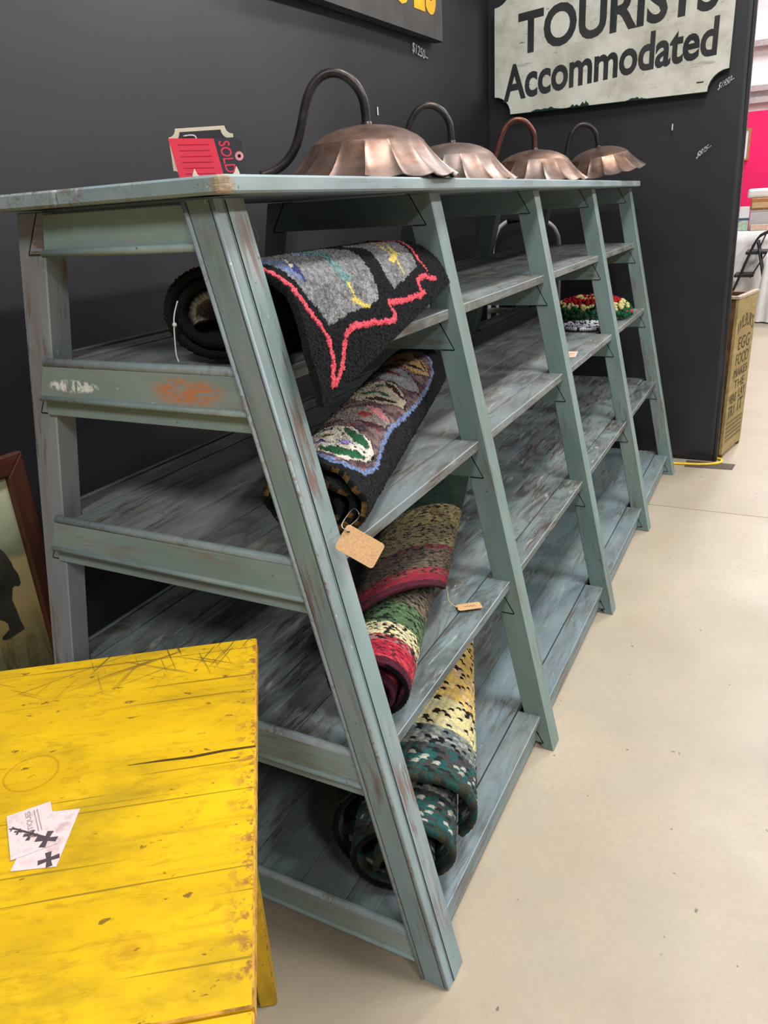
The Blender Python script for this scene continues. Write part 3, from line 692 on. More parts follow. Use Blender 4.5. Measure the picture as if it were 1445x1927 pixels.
cd = tube('cord', crom([(.30, -.040, 1.497), (.30, -.060, 1.466), (.30, -.078, 1.445), (.30, -.079, 1.425), (.30, -.068, 1.395), (.30, -.06, 1.385)], 6), .0016, plain('cream_cord', S(206, 200, 176), .6, .3), None, 6)
tag(cd, 'thin cream cord hanging under the shelf top above the black hooked rug', 'cord')

# ------------------------------------------------------------------ sold tag, card and easel on the top corner
M_RED = plain('red_card', S(238, 66, 88), .6, .3, var=.04); M_BLKCARD = plain('charcoal_card', S(62, 62, 68), .6, .3, var=.06)
M_CREAM = plain('cream_plastic', S(232, 224, 196), .5, .4, var=.03); M_REDL = plain('red_line', S(168, 40, 56), .7, .2); M_PINKR = plain('pink_ring', S(232, 160, 164), .6, .3)
st_ = empty('sold_tag', (.02, -.21, ZT), 'red and charcoal tag reading SOLD, propped on the board corner', 'tag')
DR = Vector((.453, -.89, 0)).normalized(); NR = Vector((-.89, -.453, 0)).normalized()       # along the cards, towards the aisle
SO = Vector((-.002, -.172, ZT))
def q3(a, z, d=0.0): return SO+DR*a+NR*d+Vector((0, 0, z))
redp = prism('red_panel', [q3(-.008, .0545), q3(.058, .0505), q3(.0665, .0008), q3(.0005, .0008)], NR*-.0012, M_RED, st_)
chp = prism('charcoal_panel', [q3(.058, .0505), q3(.088, .0505), q3(.098, .0445), q3(.1035, .0095), q3(.0965, .0008), q3(.0665, .0008)], NR*-.0012, M_BLKCARD, st_)
for i in range(6):
    z = .0455-i*.0078; o = .0065-z*.145
    prism('ruled_line', [q3(.004+o, z, .0003), q3(.050+o, z-.002, .0003), q3(.050+o, z-.0026, .0003), q3(.004+o, z-.0006, .0003)], NR*.0002, M_REDL, redp)
text('lettering', 'SOLD', [q3(.064, .0465, .0004), q3(.0705, .0042, .0004), q3(.0865, .0042, .0004), q3(.080, .0465, .0004)], M_RED, chp, .012)
def ring(name, c, r0, r1, m, parent):
    V = []; n = 20
    for r in (r0, r1): V += [c+DR*r*math.cos(2*math.pi*k/n)+Vector((0, 0, r*math.sin(2*math.pi*k/n))) for k in range(n)]
    return mk(name, V, [(k, (k+1) % n, n+(k+1) % n, n+k) for k in range(n)], m, parent, Matrix.Translation(c))
ring('hole_ring', q3(.0925, .0255, .0004), .0022, .0062, M_PINKR, chp)
ring('hole', q3(.0925, .0255, .0005), .0, .0024, M_INK, chp)
pc = empty('price_card', (.04, -.21, ZT), 'charcoal price card with cream scalloped border behind the sold tag', 'card')
def scal(a0, a1, z0, z1, r, d):
    P = []
    for ca, cz, sa, sz in ((a0, z0, 1, 1), (a1, z0, -1, 1), (a1, z1, -1, -1), (a0, z1, 1, -1)):
        arc = [q3(ca+sa*r*math.sin(math.radians(t)), cz+sz*r*math.cos(math.radians(t)), d) for t in range(0, 91, 18)]
        if (ca, cz) in ((a1, z0), (a0, z1)): arc = arc[::-1]
        P += arc
    return P
prism('border', scal(-.012, .083, .0015, .0685, .011, -.020), NR*-.0015, M_CREAM, pc)
prism('face', scal(-.007, .078, .006, .0635, .012, -.0194), NR*-.0006, M_BLKCARD, pc)
tube('chalk_stroke', crom([q3(.010, .0575, -.019), q3(.020, .0583, -.019), q3(.027, .0570, -.019), q3(.029, .052, -.019)], 4), .0013, M_CHALK, pc, 6)
es = empty('card_easel', (.02, -.22, ZT), 'small cream easel with two pointed claws holding the sold tag', 'stand')
for a, sg in ((.026, 1), (.086, -1)):
    prism('claw', [q3(a-.005*sg, 0, .006), q3(a+.007*sg, 0, .006), q3(a+.002*sg, .005, .006), q3(a-.001*sg, .012, .006), q3(a-.004*sg, .005, .006)], NR*-.003, M_CREAM, es)
    prism('foot', [q3(a-.002, 0, .006), q3(a+.002, 0, .006), q3(a+.002, 0, -.045), q3(a-.002, 0, -.045)], (0, 0, .0007), M_CREAM, es)
prism('back_strut', [q3(.035, 0, -.045), q3(.045, 0, -.045), q3(.043, .055, -.023), q3(.037, .055, -.023)], NR*-.002, M_CREAM, es)

# ------------------------------------------------------------------ mats and slip on the second shelf
M_YARN = rug_material('yarn', 500, .3)
def blobs(name, items, origin, label, cat, mat):
    """items: (pos, radius, colour); little yarn tufts joined in one mesh"""
    bm0 = bmesh.new(); bmesh.ops.create_icosphere(bm0, subdivisions=1, radius=1); bv = np.array([v.co[:] for v in bm0.verts]); bf = np.array([[v.index for v in f.verts] for f in bm0.faces]); bm0.free()
    V = []; F = []; Cc = []
    for i, (p, r, c) in enumerate(items):
        r = np.array(r) if not np.isscalar(r) else np.array([r, r, r])
        V.append(bv*r*(1+.12*RNG.standard_normal((len(bv), 1)))+np.array(p)); F.append(bf+i*len(bv)); Cc.append(np.repeat(np.append(c, 1)[None], len(bv), 0))
    V = np.concatenate(V); F = np.concatenate(F); Cc = np.concatenate(Cc)
    me = bpy.data.meshes.new(name); me.from_pydata((V-np.array(origin)).tolist(), [], F.tolist())
    at = me.color_attributes.new('Col', 'FLOAT_COLOR', 'POINT'); at.data.foreach_set('color', Cc.astype(np.float32).ravel())
    me.polygons.foreach_set('use_smooth', np.ones(len(F), bool)); me.materials.append(mat)
    o = bpy.data.objects.new(name, me); o.location = origin; COL.objects.link(o); return tag(o, label, cat)
RED, CRM, GRN = L3(166, 20, 30), L3(206, 196, 130), L3(24, 84, 50)
z2 = ZS[1]; cxm, cym = 2.925, -.145; items = []
PK = L3(196, 60, 70)
for rad, zz, cs in ((.185, .012, [GRN]), (.190, .024, [GRN]*6+[PK]), (.182, .036, [GRN]), (.174, .046, [GRN]*4+[CRM]), (.163, .055, [CRM]*5+[GRN]), (.148, .064, [CRM]), (.130, .073, [RED]*6+[CRM]), (.112, .080, [RED]), (.093, .084, [RED]), (.075, .085, [CRM]*2+[RED]), (.055, .085, [CRM]), (.035, .085, [RED]), (.012, .085, [RED])):
    nn = max(3, int(rad*2*math.pi/.019))
    for i in range(nn):
        a = 2*math.pi*i/nn+random.uniform(-.1, .1); rr = rad+random.uniform(-.006, .006)
        items.append(((cxm+rr*math.cos(a), cym+rr*math.sin(a), z2+zz+.009+random.uniform(-.004, .004)), random.uniform(.009, .013), random.choice(cs)))
blobs('pompom_mat', items, (cxm, cym, z2), 'round yarn mat of red, cream and green tufts on the second shelf', 'mat', M_YARN)
items = []; cxm, cym = 2.595, -.198
for rr in (.012, .03, .048, .066, .084, .102, .118):
    nn = int(rr*2*math.pi/.011)+3
    for i in range(nn):
        a = 2*math.pi*i/nn
        items.append(((cxm+rr*math.cos(a), cym+rr*math.sin(a), z2+.0125), (.0085, .0085, .008), L3(200, 202, 208) if random.random() < .62 else L3(44, 46, 54)))
blobs('braided_mat', items, (cxm, cym, z2), 'small round black and white braided mat beside the tufted mat', 'mat', M_YARN)
sl = prism('paper_slip', [(1.889, -.288, z2+.001), (1.904, -.316, z2+.001), (2.012, -.300, z2+.001), (2.005, -.254, z2+.001)], (0, 0, .001), plain('pale_orange_paper', S(222, 186, 168), .8, .2))
tag(sl, 'small pale orange paper slip lying on the second shelf', 'paper')
for i in range(2): box('printed_line', (1.925+i*.03, -.298, z2+.0021), (1.935+i*.03, -.272, z2+.0023), plain('orange_ink', S(200, 110, 90), .8, .1), sl)

# ------------------------------------------------------------------ yellow table and cards
E1 = Vector((-.811, -.584, 0)).normalized(); E2 = Vector((-E1.y, E1.x, 0))
E2 = -E2 if E2.x > 0 else E2
TC = Vector((-.072, -.255, .8))
tb = empty('yellow_table', (TC.x-.4, TC.y, 0), 'worn bright yellow painted wooden table with scratched top', 'table')
def yellow(name, top=True):
    t = NT(name, .42, .4); o = t.obj(False); v = o
    c = t.ramp(t.noise(t.map(v, (2, 6, 6)), 1.5, 5), (.3, S(188, 148, 10)), (.7, S(218, 176, 16)))
    g = t.noise(t.map(v, (4, 60, 60)), 1.0, 6, .7, .5)
    c = t.mix(t.ramp(g, (.55, 0.0), (.72, .55)), c, S(150, 118, 22))
    ln = t.noise(t.map(v, (1.6, 95, 95)), 1.0, 3, .5, .3)
    c = t.mix(t.ramp(ln, (.655, 0.0), (.69, .7)), c, S(92, 74, 24))
    ol = t.noise(t.map(v, (5, 9, 9)), 1.0, 5, .65)
    c = t.mix(t.ramp(ol, (.50, 0.0), (.70, .65)), c, S(138, 116, 22))
    mo = t.noise(t.map(v, (26, 70, 70)), 1.0, 5, .7, .6); c = t.mix(t.ramp(mo, (.54, 0.0), (.66, .45)), c, S(150, 116, 16))
    sp_ = t.noise(t.map(v, (30, 60, 60)), 1.2, 4, .6)
    c = t.mix(t.ramp(sp_, (.66, 0.0), (.69, .8)), c, S(84, 62, 30))
    # scratches, dense towards one edge of the board
    y = t.n('ShaderNodeSeparateXYZ'); t.l(o, y.inputs[0])
    fall = t.ramp(t.math('ADD', t.math('MULTIPLY', y.outputs[1], 1.0), .5), (.68, 0.0), (.82, 1.0))
    for k, rot in enumerate((.5, 1.25, 2.0, 2.7)):
        sv = t.noise(t.map(t.map(o, rot=(0, 0, rot)), (7, 150, 40), (k*3.1, k, 0)), 1.0, 2, .4, .15)
        m = t.math('MULTIPLY', t.ramp(sv, (.66, 0.0), (.69, .9)), fall)
        c = t.mix(m, c, S(92, 70, 30))
    if top:
        L = t.n('ShaderNodeVectorMath', operation='LENGTH'); t.l(t.map(o, (25, 25, 0), (RX*-25, RY*-25, 0)), L.inputs[0])
        wob = t.math('ADD', L.outputs['Value'], t.math('MULTIPLY', t.noise(o, 14, 3), .25))
        c = t.mix(t.ramp(wob, (.90, 0.0), (1.0, .8), (1.12, .7), (1.28, 0.0)), c, S(164, 108, 14))
        kn = t.n('ShaderNodeVectorMath', operation='LENGTH'); t.l(t.map(o, (34, 40, 0), (KX*-34, KY*-40, 0)), kn.inputs[0])
        c = t.mix(t.ramp(kn.outputs['Value'], (.2, .45), (.5, .12), (.75, .25), (1.0, 0.0)), c, S(150, 104, 22))
        ed = t.math('MULTIPLY', t.ramp(t.math('ADD', y.outputs[0], 1.0-TLH), (.965, 0.0), (.997, 1.0)), t.ramp(t.noise(o, 60, 5, .7), (.50, 0.0), (.58, 1.0)))
        c = t.mix(ed, c, S(140, 92, 46))
    t.bump(t.math('ADD', t.math('ADD', g, mo), t.math('MULTIPLY', ln, -.8)), .5, .0012)
    return t.col(c)
TL_, TWD = .95, .655
pc0 = TC+E1*(TWD/2)+E2*(TL_/2)
MxT = basis(-E2, (0, 0, 1), pc0+Vector((0, 0, -.011)))     # local X towards the right edge, Y across
def tloc(p): return MxT.inverted() @ Vector(p)
TLH = TL_/2
_ring = tloc((-.469, -.175, .8)); RX, RY = _ring.x, _ring.y
_knot = tloc((-.609, -.49, .8)); KX, KY = _knot.x, _knot.y
M_YEL = yellow('yellow_table_paint'); RX = RY = KX = KY = 0
M_YELP = yellow('yellow_leg_paint', False); M_YEDGE = plain('worn_yellow_edge', S(186, 134, 44), .6, .3, var=.3, scale=60)
def tplank(e0, e1):
    a = TC+E1*e0; b = TC+E1*e1
    prism('table_plank', [a-Vector((0, 0, .022)), b-Vector((0, 0, .022)), b+E2*TL_-Vector((0, 0, .022)), a+E2*TL_-Vector((0, 0, .022))], (0, 0, .022), [M_YEL, M_YEDGE], tb, MxT, bevel=.002)
tplank(0, TWD-.001); tplank(TWD+.0015, TWD+.10)
for e0, l0 in ((.045, .055), (TWD+.03, .055), (.045, TL_-.10), (TWD+.03, TL_-.10)):
    p = TC+E1*e0+E2*l0; w = .045; wb = .036
    def rect(w_, z): return [p+E1*a*w_+E2*b*w_+Vector((0, 0, z-.8)) for a, b in ((0, 0), (1, 0), (1, 1), (0, 1))]
    V = rect(w, .778)+rect(wb, 0.0)
    mk('leg', V, BOXF, [M_YELP, M_YEDGE], tb, basis((0, 0, 1), (1, 0, 0), p), bevel=.003, wear=1)
for a, b in (((.05, .075), (TWD+.06, .075)), ((.05, TL_-.08), (TWD+.06, TL_-.08)), ((.06, .07), (.06, TL_-.08)), ((TWD+.05, .07), (TWD+.05, TL_-.08))):
    p, q = TC+E1*a[0]+E2*a[1], TC+E1*b[0]+E2*b[1]; d = (q-p).normalized(); s_ = Vector((-d.y, d.x, 0))*.009
    prism('apron', [p-s_+Vector((0, 0, -.022)), q-s_+Vector((0, 0, -.022)), q+s_+Vector((0, 0, -.022)), p+s_+Vector((0, 0, -.022))], (0, 0, -.09), [M_YELP, M_YEDGE], tb, basis(d, (0, 0, 1), p), bevel=.0015)
# long split in the top
cr = [(-.3055, -.4225), (-.331, -.387), (-.358, -.355), (-.382, -.319), (-.406, -.285)]
wv = [.0022, .0028, .0030, .0022, .0004]
V = [(x-.7*w, y-.55*w, .8003) for (x, y), w in zip(cr, wv)]+[(x+.7*w, y+.55*w, .8003) for (x, y), w in zip(cr, wv)]
mk('split', V, [(i, i+1, i+6, i+5) for i in range(4)], plain('split_dark', S(74, 58, 24), .9, .1), tb)

t = NT('card_print', .5, .3); v = t.obj()
M_CARD = t.col(t.ramp(t.noise(v, 45, 4, .6), (.3, S(180, 150, 148)), (.5, S(208, 192, 190)), (.7, S(200, 172, 170))))
M_CDK = plain('dark_print', S(78, 66, 70), .6, .2)
def card(corner, ux, uy, w, h, z, label):
    corner = Vector((corner[0], corner[1], z)); ux = Vector((*ux, 0)).normalized(); uy = Vector((*uy, 0)).normalized()
    root = empty('business_card', corner+ux*w/2+uy*h/2, label, 'card', None)
    G = lambda a, b, dz=.0006: corner+ux*a*w+uy*b*h+Vector((0, 0, dz))
    prism('card', [G(0, 0, 0), G(1, 0, 0), G(1, 1, 0), G(0, 1, 0)], (0, 0, .0005), M_CARD, root, basis(ux, (0, 0, 1), corner))
    def cross(a, b, s, rot):
        P = []
        for k in range(4):
            th = rot+k*math.pi/2
            for da, rr in ((-.30, 1.0), (.30, 1.0), (math.pi/4, .30)):
                P.append((a+s*rr*math.cos(th+da)*h/w, b+s*rr*math.sin(th+da)))
        mk('cross_mark', [G(*p, .0008) for p in P], [tuple(range(len(P)))], M_CDK, root)
    return root, G, cross
# upper card: portrait strip seen lengthwise
c2 = card((-.566, -.335), (.076, .046), (-.027, .044), .089, .051, .8005, 'pale pink business card lying underneath another on the yellow table')
c2[2](.13, .24, .24, .35)
ux = Vector((.046, .075)); 
c1 = card((-.5825, -.279), (.046, .0665), (.045, -.033), .079, .051, .8013, 'pale pink business card printed with dark crosses on the yellow table')
G = c1[1]
M_CDK2 = plain('faint_print', S(150, 128, 128), .6, .2)
for a, b, s in ((.17, .78, .26), (.38, .46, .17), (.55, .22, .10), (.66, .09, .07)): c1[2](a, b, s, .5)
prism('bar_mark', [G(.17, .77, .0008), G(.66, .10, .0008), G(.68, .13, .0008), G(.20, .83, .0008)], (0, 0, .0001), M_CDK, c1[0])
text('lettering', 'ANTIQUES', [G(.30, .58, .0009), G(.93, .54, .0009), G(.93, .40, .0009), G(.30, .44, .0009)], M_CDK2, c1[0], 0.0)
for k in range(2):
    prism('printed_line', [G(.40, .64+.07*k, .0009), G(.92, .60+.07*k, .0009), G(.92, .615+.07*k, .0009), G(.40, .655+.07*k, .0009)], (0, 0, .0001), M_CDK2, c1[0])

# ------------------------------------------------------------------ framed picture leaning behind the unit
pf = empty('framed_painting', (-.15, .56, 0), 'dark wood framed painting of a figure in a misty field leaning on the wall', 'painting')
FX0, FX1, FZ0, FZ1 = -.52, .172, .02, .985
lean = lambda z: .589+.016*(z/.985)
t = NT('frame_wood', .45, .4); v = t.obj(); M_FRAME = t.col(t.ramp(t.noise(t.map(v, (3, 30, 30)), 1, 5, .6, .5), (.3, S(46, 24, 17)), (.6, S(74, 40, 27)), (.8, S(108, 64, 42))))
fw = .050
def fbar(a, b, c_, d_):
    Pn = [(x, lean(z), z) for x, z in (a, b, c_, d_)]
    dv = Vector(Pn[1])-Vector(Pn[0]); prism('frame_bar', Pn, (0, -.022, .001), M_FRAME, pf, basis(dv, (0, -1, 0), Pn[0]), bevel=.004, seg=2)
fbar((FX0, FZ0), (FX1, FZ0), (FX1-fw, FZ0+fw), (FX0+fw, FZ0+fw)); fbar((FX0, FZ1), (FX1, FZ1), (FX1-fw, FZ1-fw), (FX0+fw, FZ1-fw))
fbar((FX0, FZ0), (FX0, FZ1), (FX0+fw, FZ1-fw), (FX0+fw, FZ0+fw)); fbar((FX1, FZ0), (FX1, FZ1), (FX1-fw, FZ1-fw), (FX1-fw, FZ0+fw))
t = NT('painted_canvas', .55, .3); o_ = t.obj(False); y = t.n('ShaderNodeSeparateXYZ'); t.l(o_, y.inputs[0])
zz = t.math('ADD', y.outputs[2], t.math('MULTIPLY', t.noise(o_, 7, 5), .10))
c = t.ramp(zz, (.40, S(70, 74, 52)), (.56, S(112, 104, 68)), (.66, S(158, 138, 90)), (.78, S(166, 152, 104)), (.80, S(112, 118, 88)), (.845, S(150, 156, 128)), (.95, S(184, 188, 152)))
gs = t.noise(t.map(o_, (40, 40, 8), rot=(0, .5, 0)), 1, 5, .7, .6)
c = t.mix(t.math('MULTIPLY', t.ramp(gs, (.5, 0.0), (.6, .7)), t.ramp(zz, (.5, 1.0), (.66, 0.0))), c, S(44, 48, 34)); M_CANVAS = t.col(c)
prism('canvas', [(FX0+.03, lean(FZ0+.03)-.006, FZ0+.03), (FX1-.03, lean(FZ0+.03)-.006, FZ0+.03), (FX1-.03, lean(FZ1-.03)-.006, FZ1-.03), (FX0+.03, lean(FZ1-.03)-.006, FZ1-.03)], (0, .004, 0), M_CANVAS, pf)
t = NT('painted_coat', .6, .3); v = t.obj(False); M_COAT = t.col(t.ramp(t.noise(t.map(v, (14, 14, 6)), 1.4, 5, .6), (.3, S(26, 26, 24)), (.7, S(64, 60, 48))))
cp = lambda x, z: (x, lean(z)-.0068, z)
FG = [(0.056, 0.783), (0.069, 0.762), (0.080, 0.728), (0.080, 0.718), (0.088, 0.696), (0.089, 0.672), (0.083, 0.665), (0.070, 0.671), (0.064, 0.668), (0.055, 0.641), (0.059, 0.609), (0.061, 0.584), (0.066, 0.554), (0.040, 0.552), (0.019, 0.550), (0.004, 0.556), (0.005, 0.564), (0.027, 0.573), (0.028, 0.589), (0.020, 0.601), (0.007, 0.611), (-0.011, 0.620), (-0.033, 0.622), (-0.025, 0.696), (-0.002, 0.767), (0.023, 0.790)]
mk('painted_figure', [cp(*p) for p in FG], [tuple(range(len(FG)))], M_COAT, pf)

# ------------------------------------------------------------------ signs
t = NT('aged_white_sign_paint', .6, .3); v = t.obj(False)
c = t.ramp(t.noise(v, 5, 6, .65), (.3, S(166, 163, 146)), (.55, S(205, 203, 190)), (.75, S(216, 215, 204)))
g = t.noise(t.map(v, (30, 4, 34)), 1.3, 6, .7, .5); c = t.mix(t.ramp(g, (.60, 0.0), (.72, .6)), c, S(120, 112, 92))
c = t.mix(t.ramp(t.noise(t.map(v, (40, 10, 60)), 1.5, 3), (.70, 0.0), (.73, .8)), c, S(70, 62, 50)); M_SIGN = t.col(c)
M_SGREEN = plain('dark_green_paint', S(22, 50, 40), .5, .4); 
t = NT('faded_black_lettering', .6, .3); v = t.obj(False)
c = t.ramp(t.noise(v, 9, 5), (.3, S(34, 34, 36)), (.7, S(56, 55, 55))); c = t.mix(t.ramp(t.noise(t.map(v, (30, 14, 50)), 2, 5, .7), (.66, 0.0), (.72, .7)), c, S(170, 166, 150)); M_LETT = t.col(c)
ts = empty('painted_sign', (XF, -.02, 1.91), 'white painted wooden sign reading TOURISTS Accommodated with scalloped corners', 'sign')
YA, YB, ZA, ZB = .574, -.622, 1.912, 2.52
def notch(y0, y1, z0, z1, r, x, n=7):
    P = []
    for cy, cz, a0, a1 in ((y0, z0, 90, 0), (y1, z0, 180, 90), (y1, z1, 270, 180), (y0, z1, 360, 270)):
        for i in range(n):
            a = math.radians(a0+(a1-a0)*i/(n-1)); P.append((x, cy-(r*math.cos(a) if True else 0)*(1), cz+r*math.sin(a)))
    return P
def signpoly(d, x):
    r = .092-d*.3
    P = []
    for cy, cz, s_, q in ((YA, ZA, -1, 1), (YB, ZA, 1, 1), (YB, ZB, 1, -1), (YA, ZB, -1, -1)):
        arc = [(x, cy+s_*(d+r*math.sin(math.radians(a))) , cz+q*(d+r*math.cos(math.radians(a)))) for a in range(0, 91, 15)]
        if (cy, cz) in ((YB, ZA), (YA, ZB)): arc = arc[::-1]
        P += arc
    return P
prism('board', signpoly(0, XF-.042), (.030, 0, 0), M_SGREEN, ts, Matrix.Translation((XF, 0, 2.2)), bevel=.002)
prism('painted_face', signpoly(.004, XF-.0428), (.001, 0, 0), M_SIGN, ts, Matrix.Translation((XF, 0, 2.2)))
xl = XF-.0434
text('lettering', 'Accommodated', [(xl, .520, 1.974), (xl, -.556, 2.068), (xl, -.556, 2.236), (xl, .520, 2.150)], M_LETT, ts, .026, .98)
text('lettering', 'TOURISTS', [(xl, .438, 2.190), (xl, -.545, 2.262), (xl, -.545, 2.455), (xl, .438, 2.385)], M_LETT, ts, .03, 1.0)
for y0, w, h in ((.36, .16, .022), (.16, .06, .016), (.10, .05, .03), (-.14, .10, .020)):
    n = 9; P = [(xl+.0003, y0-w*i/n, ZA+.004) for i in range(n+1)]+[(xl+.0003, y0-w*(n-i)/n, ZA+.004+h*random.uniform(.15, 1)*math.sin(math.pi*(n-i+.4)/(n+1))) for i in range(n+1)]
    mk('green_smear', P, [tuple(range(len(P)))], M_SGREEN, ts)
prism('green_drip', [(xl-.0003, -.056, 2.255), (xl-.0003, -.064, 2.255), (xl-.0003, -.062, 2.45), (xl-.0003, -.056, 2.45)], (.0002, 0, 0), M_SGREEN, ts)
box('maker_stamp', (xl, -.507, 1.957), (xl+.0003, -.475, 1.963), M_LETT, ts)

t = NT('black_sign_paint', .6, .3); v = t.obj(False)
c = t.ramp(t.noise(v, 6, 6), (.3, S(62, 60, 60)), (.7, S(86, 82, 80))); c = t.mix(t.ramp(t.noise(t.map(v, (5, 5, 28)), 1.5, 6, .7), (.62, 0.0), (.75, .5)), c, S(128, 108, 92)); M_BSIGN = t.col(c)
t = NT('yellow_lettering', .55, .3); v = t.obj(False); M_YLET = t.col(t.ramp(t.noise(v, 12, 5), (.3, S(206, 152, 26)), (.7, S(238, 188, 44))))
bs = empty('dark_sign', (2.1, YW, 2.16), 'dark wooden sign with yellow capital letters hung on the black wall', 'sign')
prism('board', [(1.3, .565, 2.147), (2.800, .565, 2.172), (2.800, .565, 2.60), (1.3, .565, 2.60)], (0, .045, 0), [M_BSIGN, plain('sign_edge', S(40, 37, 35), .7, .2)], bs, Matrix.Translation((2, .56, 2.3)), bevel=.003)
text('lettering', 'OES', [(2.27, .5635, 2.250), (2.725, .5635, 2.262), (2.725, .5635, 2.49), (2.27, .5635, 2.49)], M_YLET, bs, .045, 1.12)

# ------------------------------------------------------------------ egg-food crate, cord, floor plate, step ladder
cr_ = empty('wooden_crate', (3.81, -.70, 0), 'tall open yellowed wooden crate with EGG FOOD lettering behind the end wall', 'crate')
D = Vector((4.005-3.663, -.851+.777, 0)).normalized(); NB = Vector((-D.y, D.x, 0)); NB = NB if NB.y > 0 else -NB
C0 = Vector((3.655, -.777, 0)); CL, CH, CWd = .366, .905, .30
t = NT('crate_printed_wood', .6, .3); v = t.obj(False)
c = t.ramp(t.noise(t.map(v, (30, 30, 3)), 1, 5, .6), (.3, S(132, 112, 66)), (.7, S(166, 146, 96))); c = t.mix(t.ramp(t.noise(v, 7, 5), (.5, 0.0), (.72, .6)), c, S(104, 82, 52)); M_CRATE = t.col(c)
M_CRATED = plain('crate_dark_wood', S(96, 66, 42), .6, .3, var=.3, scale=14); M_CRIM = plain('crate_rim', S(176, 160, 140), .6, .3, var=.2)
def cbox(name, a0, a1, b0, b1, z0, z1, m):
    q = [C0+D*a+NB*b+Vector((0, 0, z0)) for a, b in ((a0, b0), (a1, b0), (a1, b1), (a0, b1))]
    return prism(name, q, (0, 0, z1-z0), m, cr_, basis((0, 0, 1), D, C0), bevel=.002)
cbox('side_panel', 0, .245, 0, .018, .02, CH, [M_CRATE]); cbox('side_panel', .248, CL, 0, .018, .02, CH, [M_CRATE])
cbox('side_panel', 0, CL, CWd-.018, CWd, .02, CH, [M_CRATED])
cbox('end_panel', .003, .02, .018, CWd-.018, .02, CH, [M_CRATED]); cbox('end_panel', CL-.02, CL-.003, .018, CWd-.018, .02, CH, [M_CRATED])
cbox('base_panel', .02, CL-.02, .018, CWd-.018, .02, .04, [M_CRATED])
for a in (.01, CL-.04): cbox('foot', a, a+.03, .0, CWd, 0, .02, [M_CRATED])
cbox('rim', -.004, CL+.004, -.004, .022, CH, CH+.016, [M_CRIM]); cbox('rim', -.004, .024, .022, CWd, CH, CH+.016, [M_CRIM]); cbox('rim', -.004, CL+.004, CWd-.022, CWd+.004, CH, CH+.016, [M_CRIM])
M_CINK = plain('crate_ink', S(72, 62, 44), .8, .2, var=.2)
def cq(a0, a1, z0, z1, sl=0.0):
    P = lambda a, z: C0+D*a-NB*.0012+Vector((0, 0, z))
    return [P(a0, z0), P(a1, z0+sl), P(a1, z1+sl), P(a0, z1)]
for s_, a0, a1, z0, z1, ar in (("WILBUR'S", .03, .34, .70, .775, .55), ('EGG', .08, .30, .615, .69, 0), ('FOOD', .07, .31, .53, .595, 0), ('MAKES', .06, .32, .46, .51, 0), ('THE', .09, .29, .39, .44, 0), ('HENS', .03, .16, .31, .365, 0), ('LAY', .20, .33, .325, .38, 0), ('TRY', .03, .17, .23, .295, 0), ('IT', .21, .31, .24, .31, 0)):
    text('lettering', s_, cq(a0, a1, z0, z1), M_CINK, cr_, .0, 1, 0, ar)
for i in range(5):
    P = cq(.03, .33, .19-i*.026, .202-i*.026); mk('printed_line', P, [(0, 1, 2, 3)], plain('crate_faint_ink', S(112, 96, 62), .8, .2), cr_)
yc = tube('yellow_cable', crom([(3.30, .30, .0075), (3.42, -.10, .0075), (3.455, -.40, .0075), (3.47, -.56, .0075), (3.49, -.68, .0075), (3.535, -.765, .0075), (3.59, -.785, .0075), (3.622, -.765, .0075), (3.63, -.70, .0075), (3.63, -.5, .0075)], 8), .0072, plain('yellow_cable_jacket', S(232, 190, 40), .45, .4), None, 10)
tag(yc, 'yellow cable lying on the floor along the black end wall', 'cable')
fp = prism('floor_plate', [(3.44, -.60, .0003), (3.46, -.85, .0003), (3.56, -.86, .0003), (3.56, -.60, .0003)], (0, 0, .0025), plain('dark_floor_plate', S(84, 76, 68), .7, .2)); tag(fp, 'flat dark rubber plate on the floor under the yellow cable', 'mat')

M_WTUBE = plain('white_tube_enamel', S(214, 212, 220), .35, .5, var=.03); M_GRIP = plain('black_foam_grip', S(28, 28, 30), .8, .2); M_STEP = plain('grey_step', S(132, 130, 124), .6, .3)
sl_ = empty('step_ladder', (3.45, .36, 0), 'white tubular folding step ladder with black grip behind the shelving', 'ladder')
xa = 3.455
tube('frame_tube', crom([(xa-.02, .59, .012), (xa-.01, .578, .80), (xa, .560, 1.18), (xa, .535, 1.30), (xa, .49, 1.352), (xa, .42, 1.372), (xa, .30, 1.370), (xa, .235, 1.350), (xa, .185, 1.30), (xa, .165, 1.20), (xa-.01, .158, .80), (xa-.02, .135, .012)], 8), .0115, M_WTUBE, sl_, 12)
tube('grip', [(xa, .465, 1.3655), (xa, .42, 1.3725), (xa, .36, 1.3735), (xa, .30, 1.3705), (xa, .262, 1.362)], .0155, M_GRIP, sl_, 12)
for z in (.30, .58, .86):
    box('step', (xa-.045, .165, z), (xa+.01, .575, z+.025), M_STEP, sl_, bevel=.004)
for y_ in (.20, .54): tube('rear_tube', [(xa+.06, y_, .012), (xa+.035, y_, 1.0)], .009, M_WTUBE, sl_, 10)

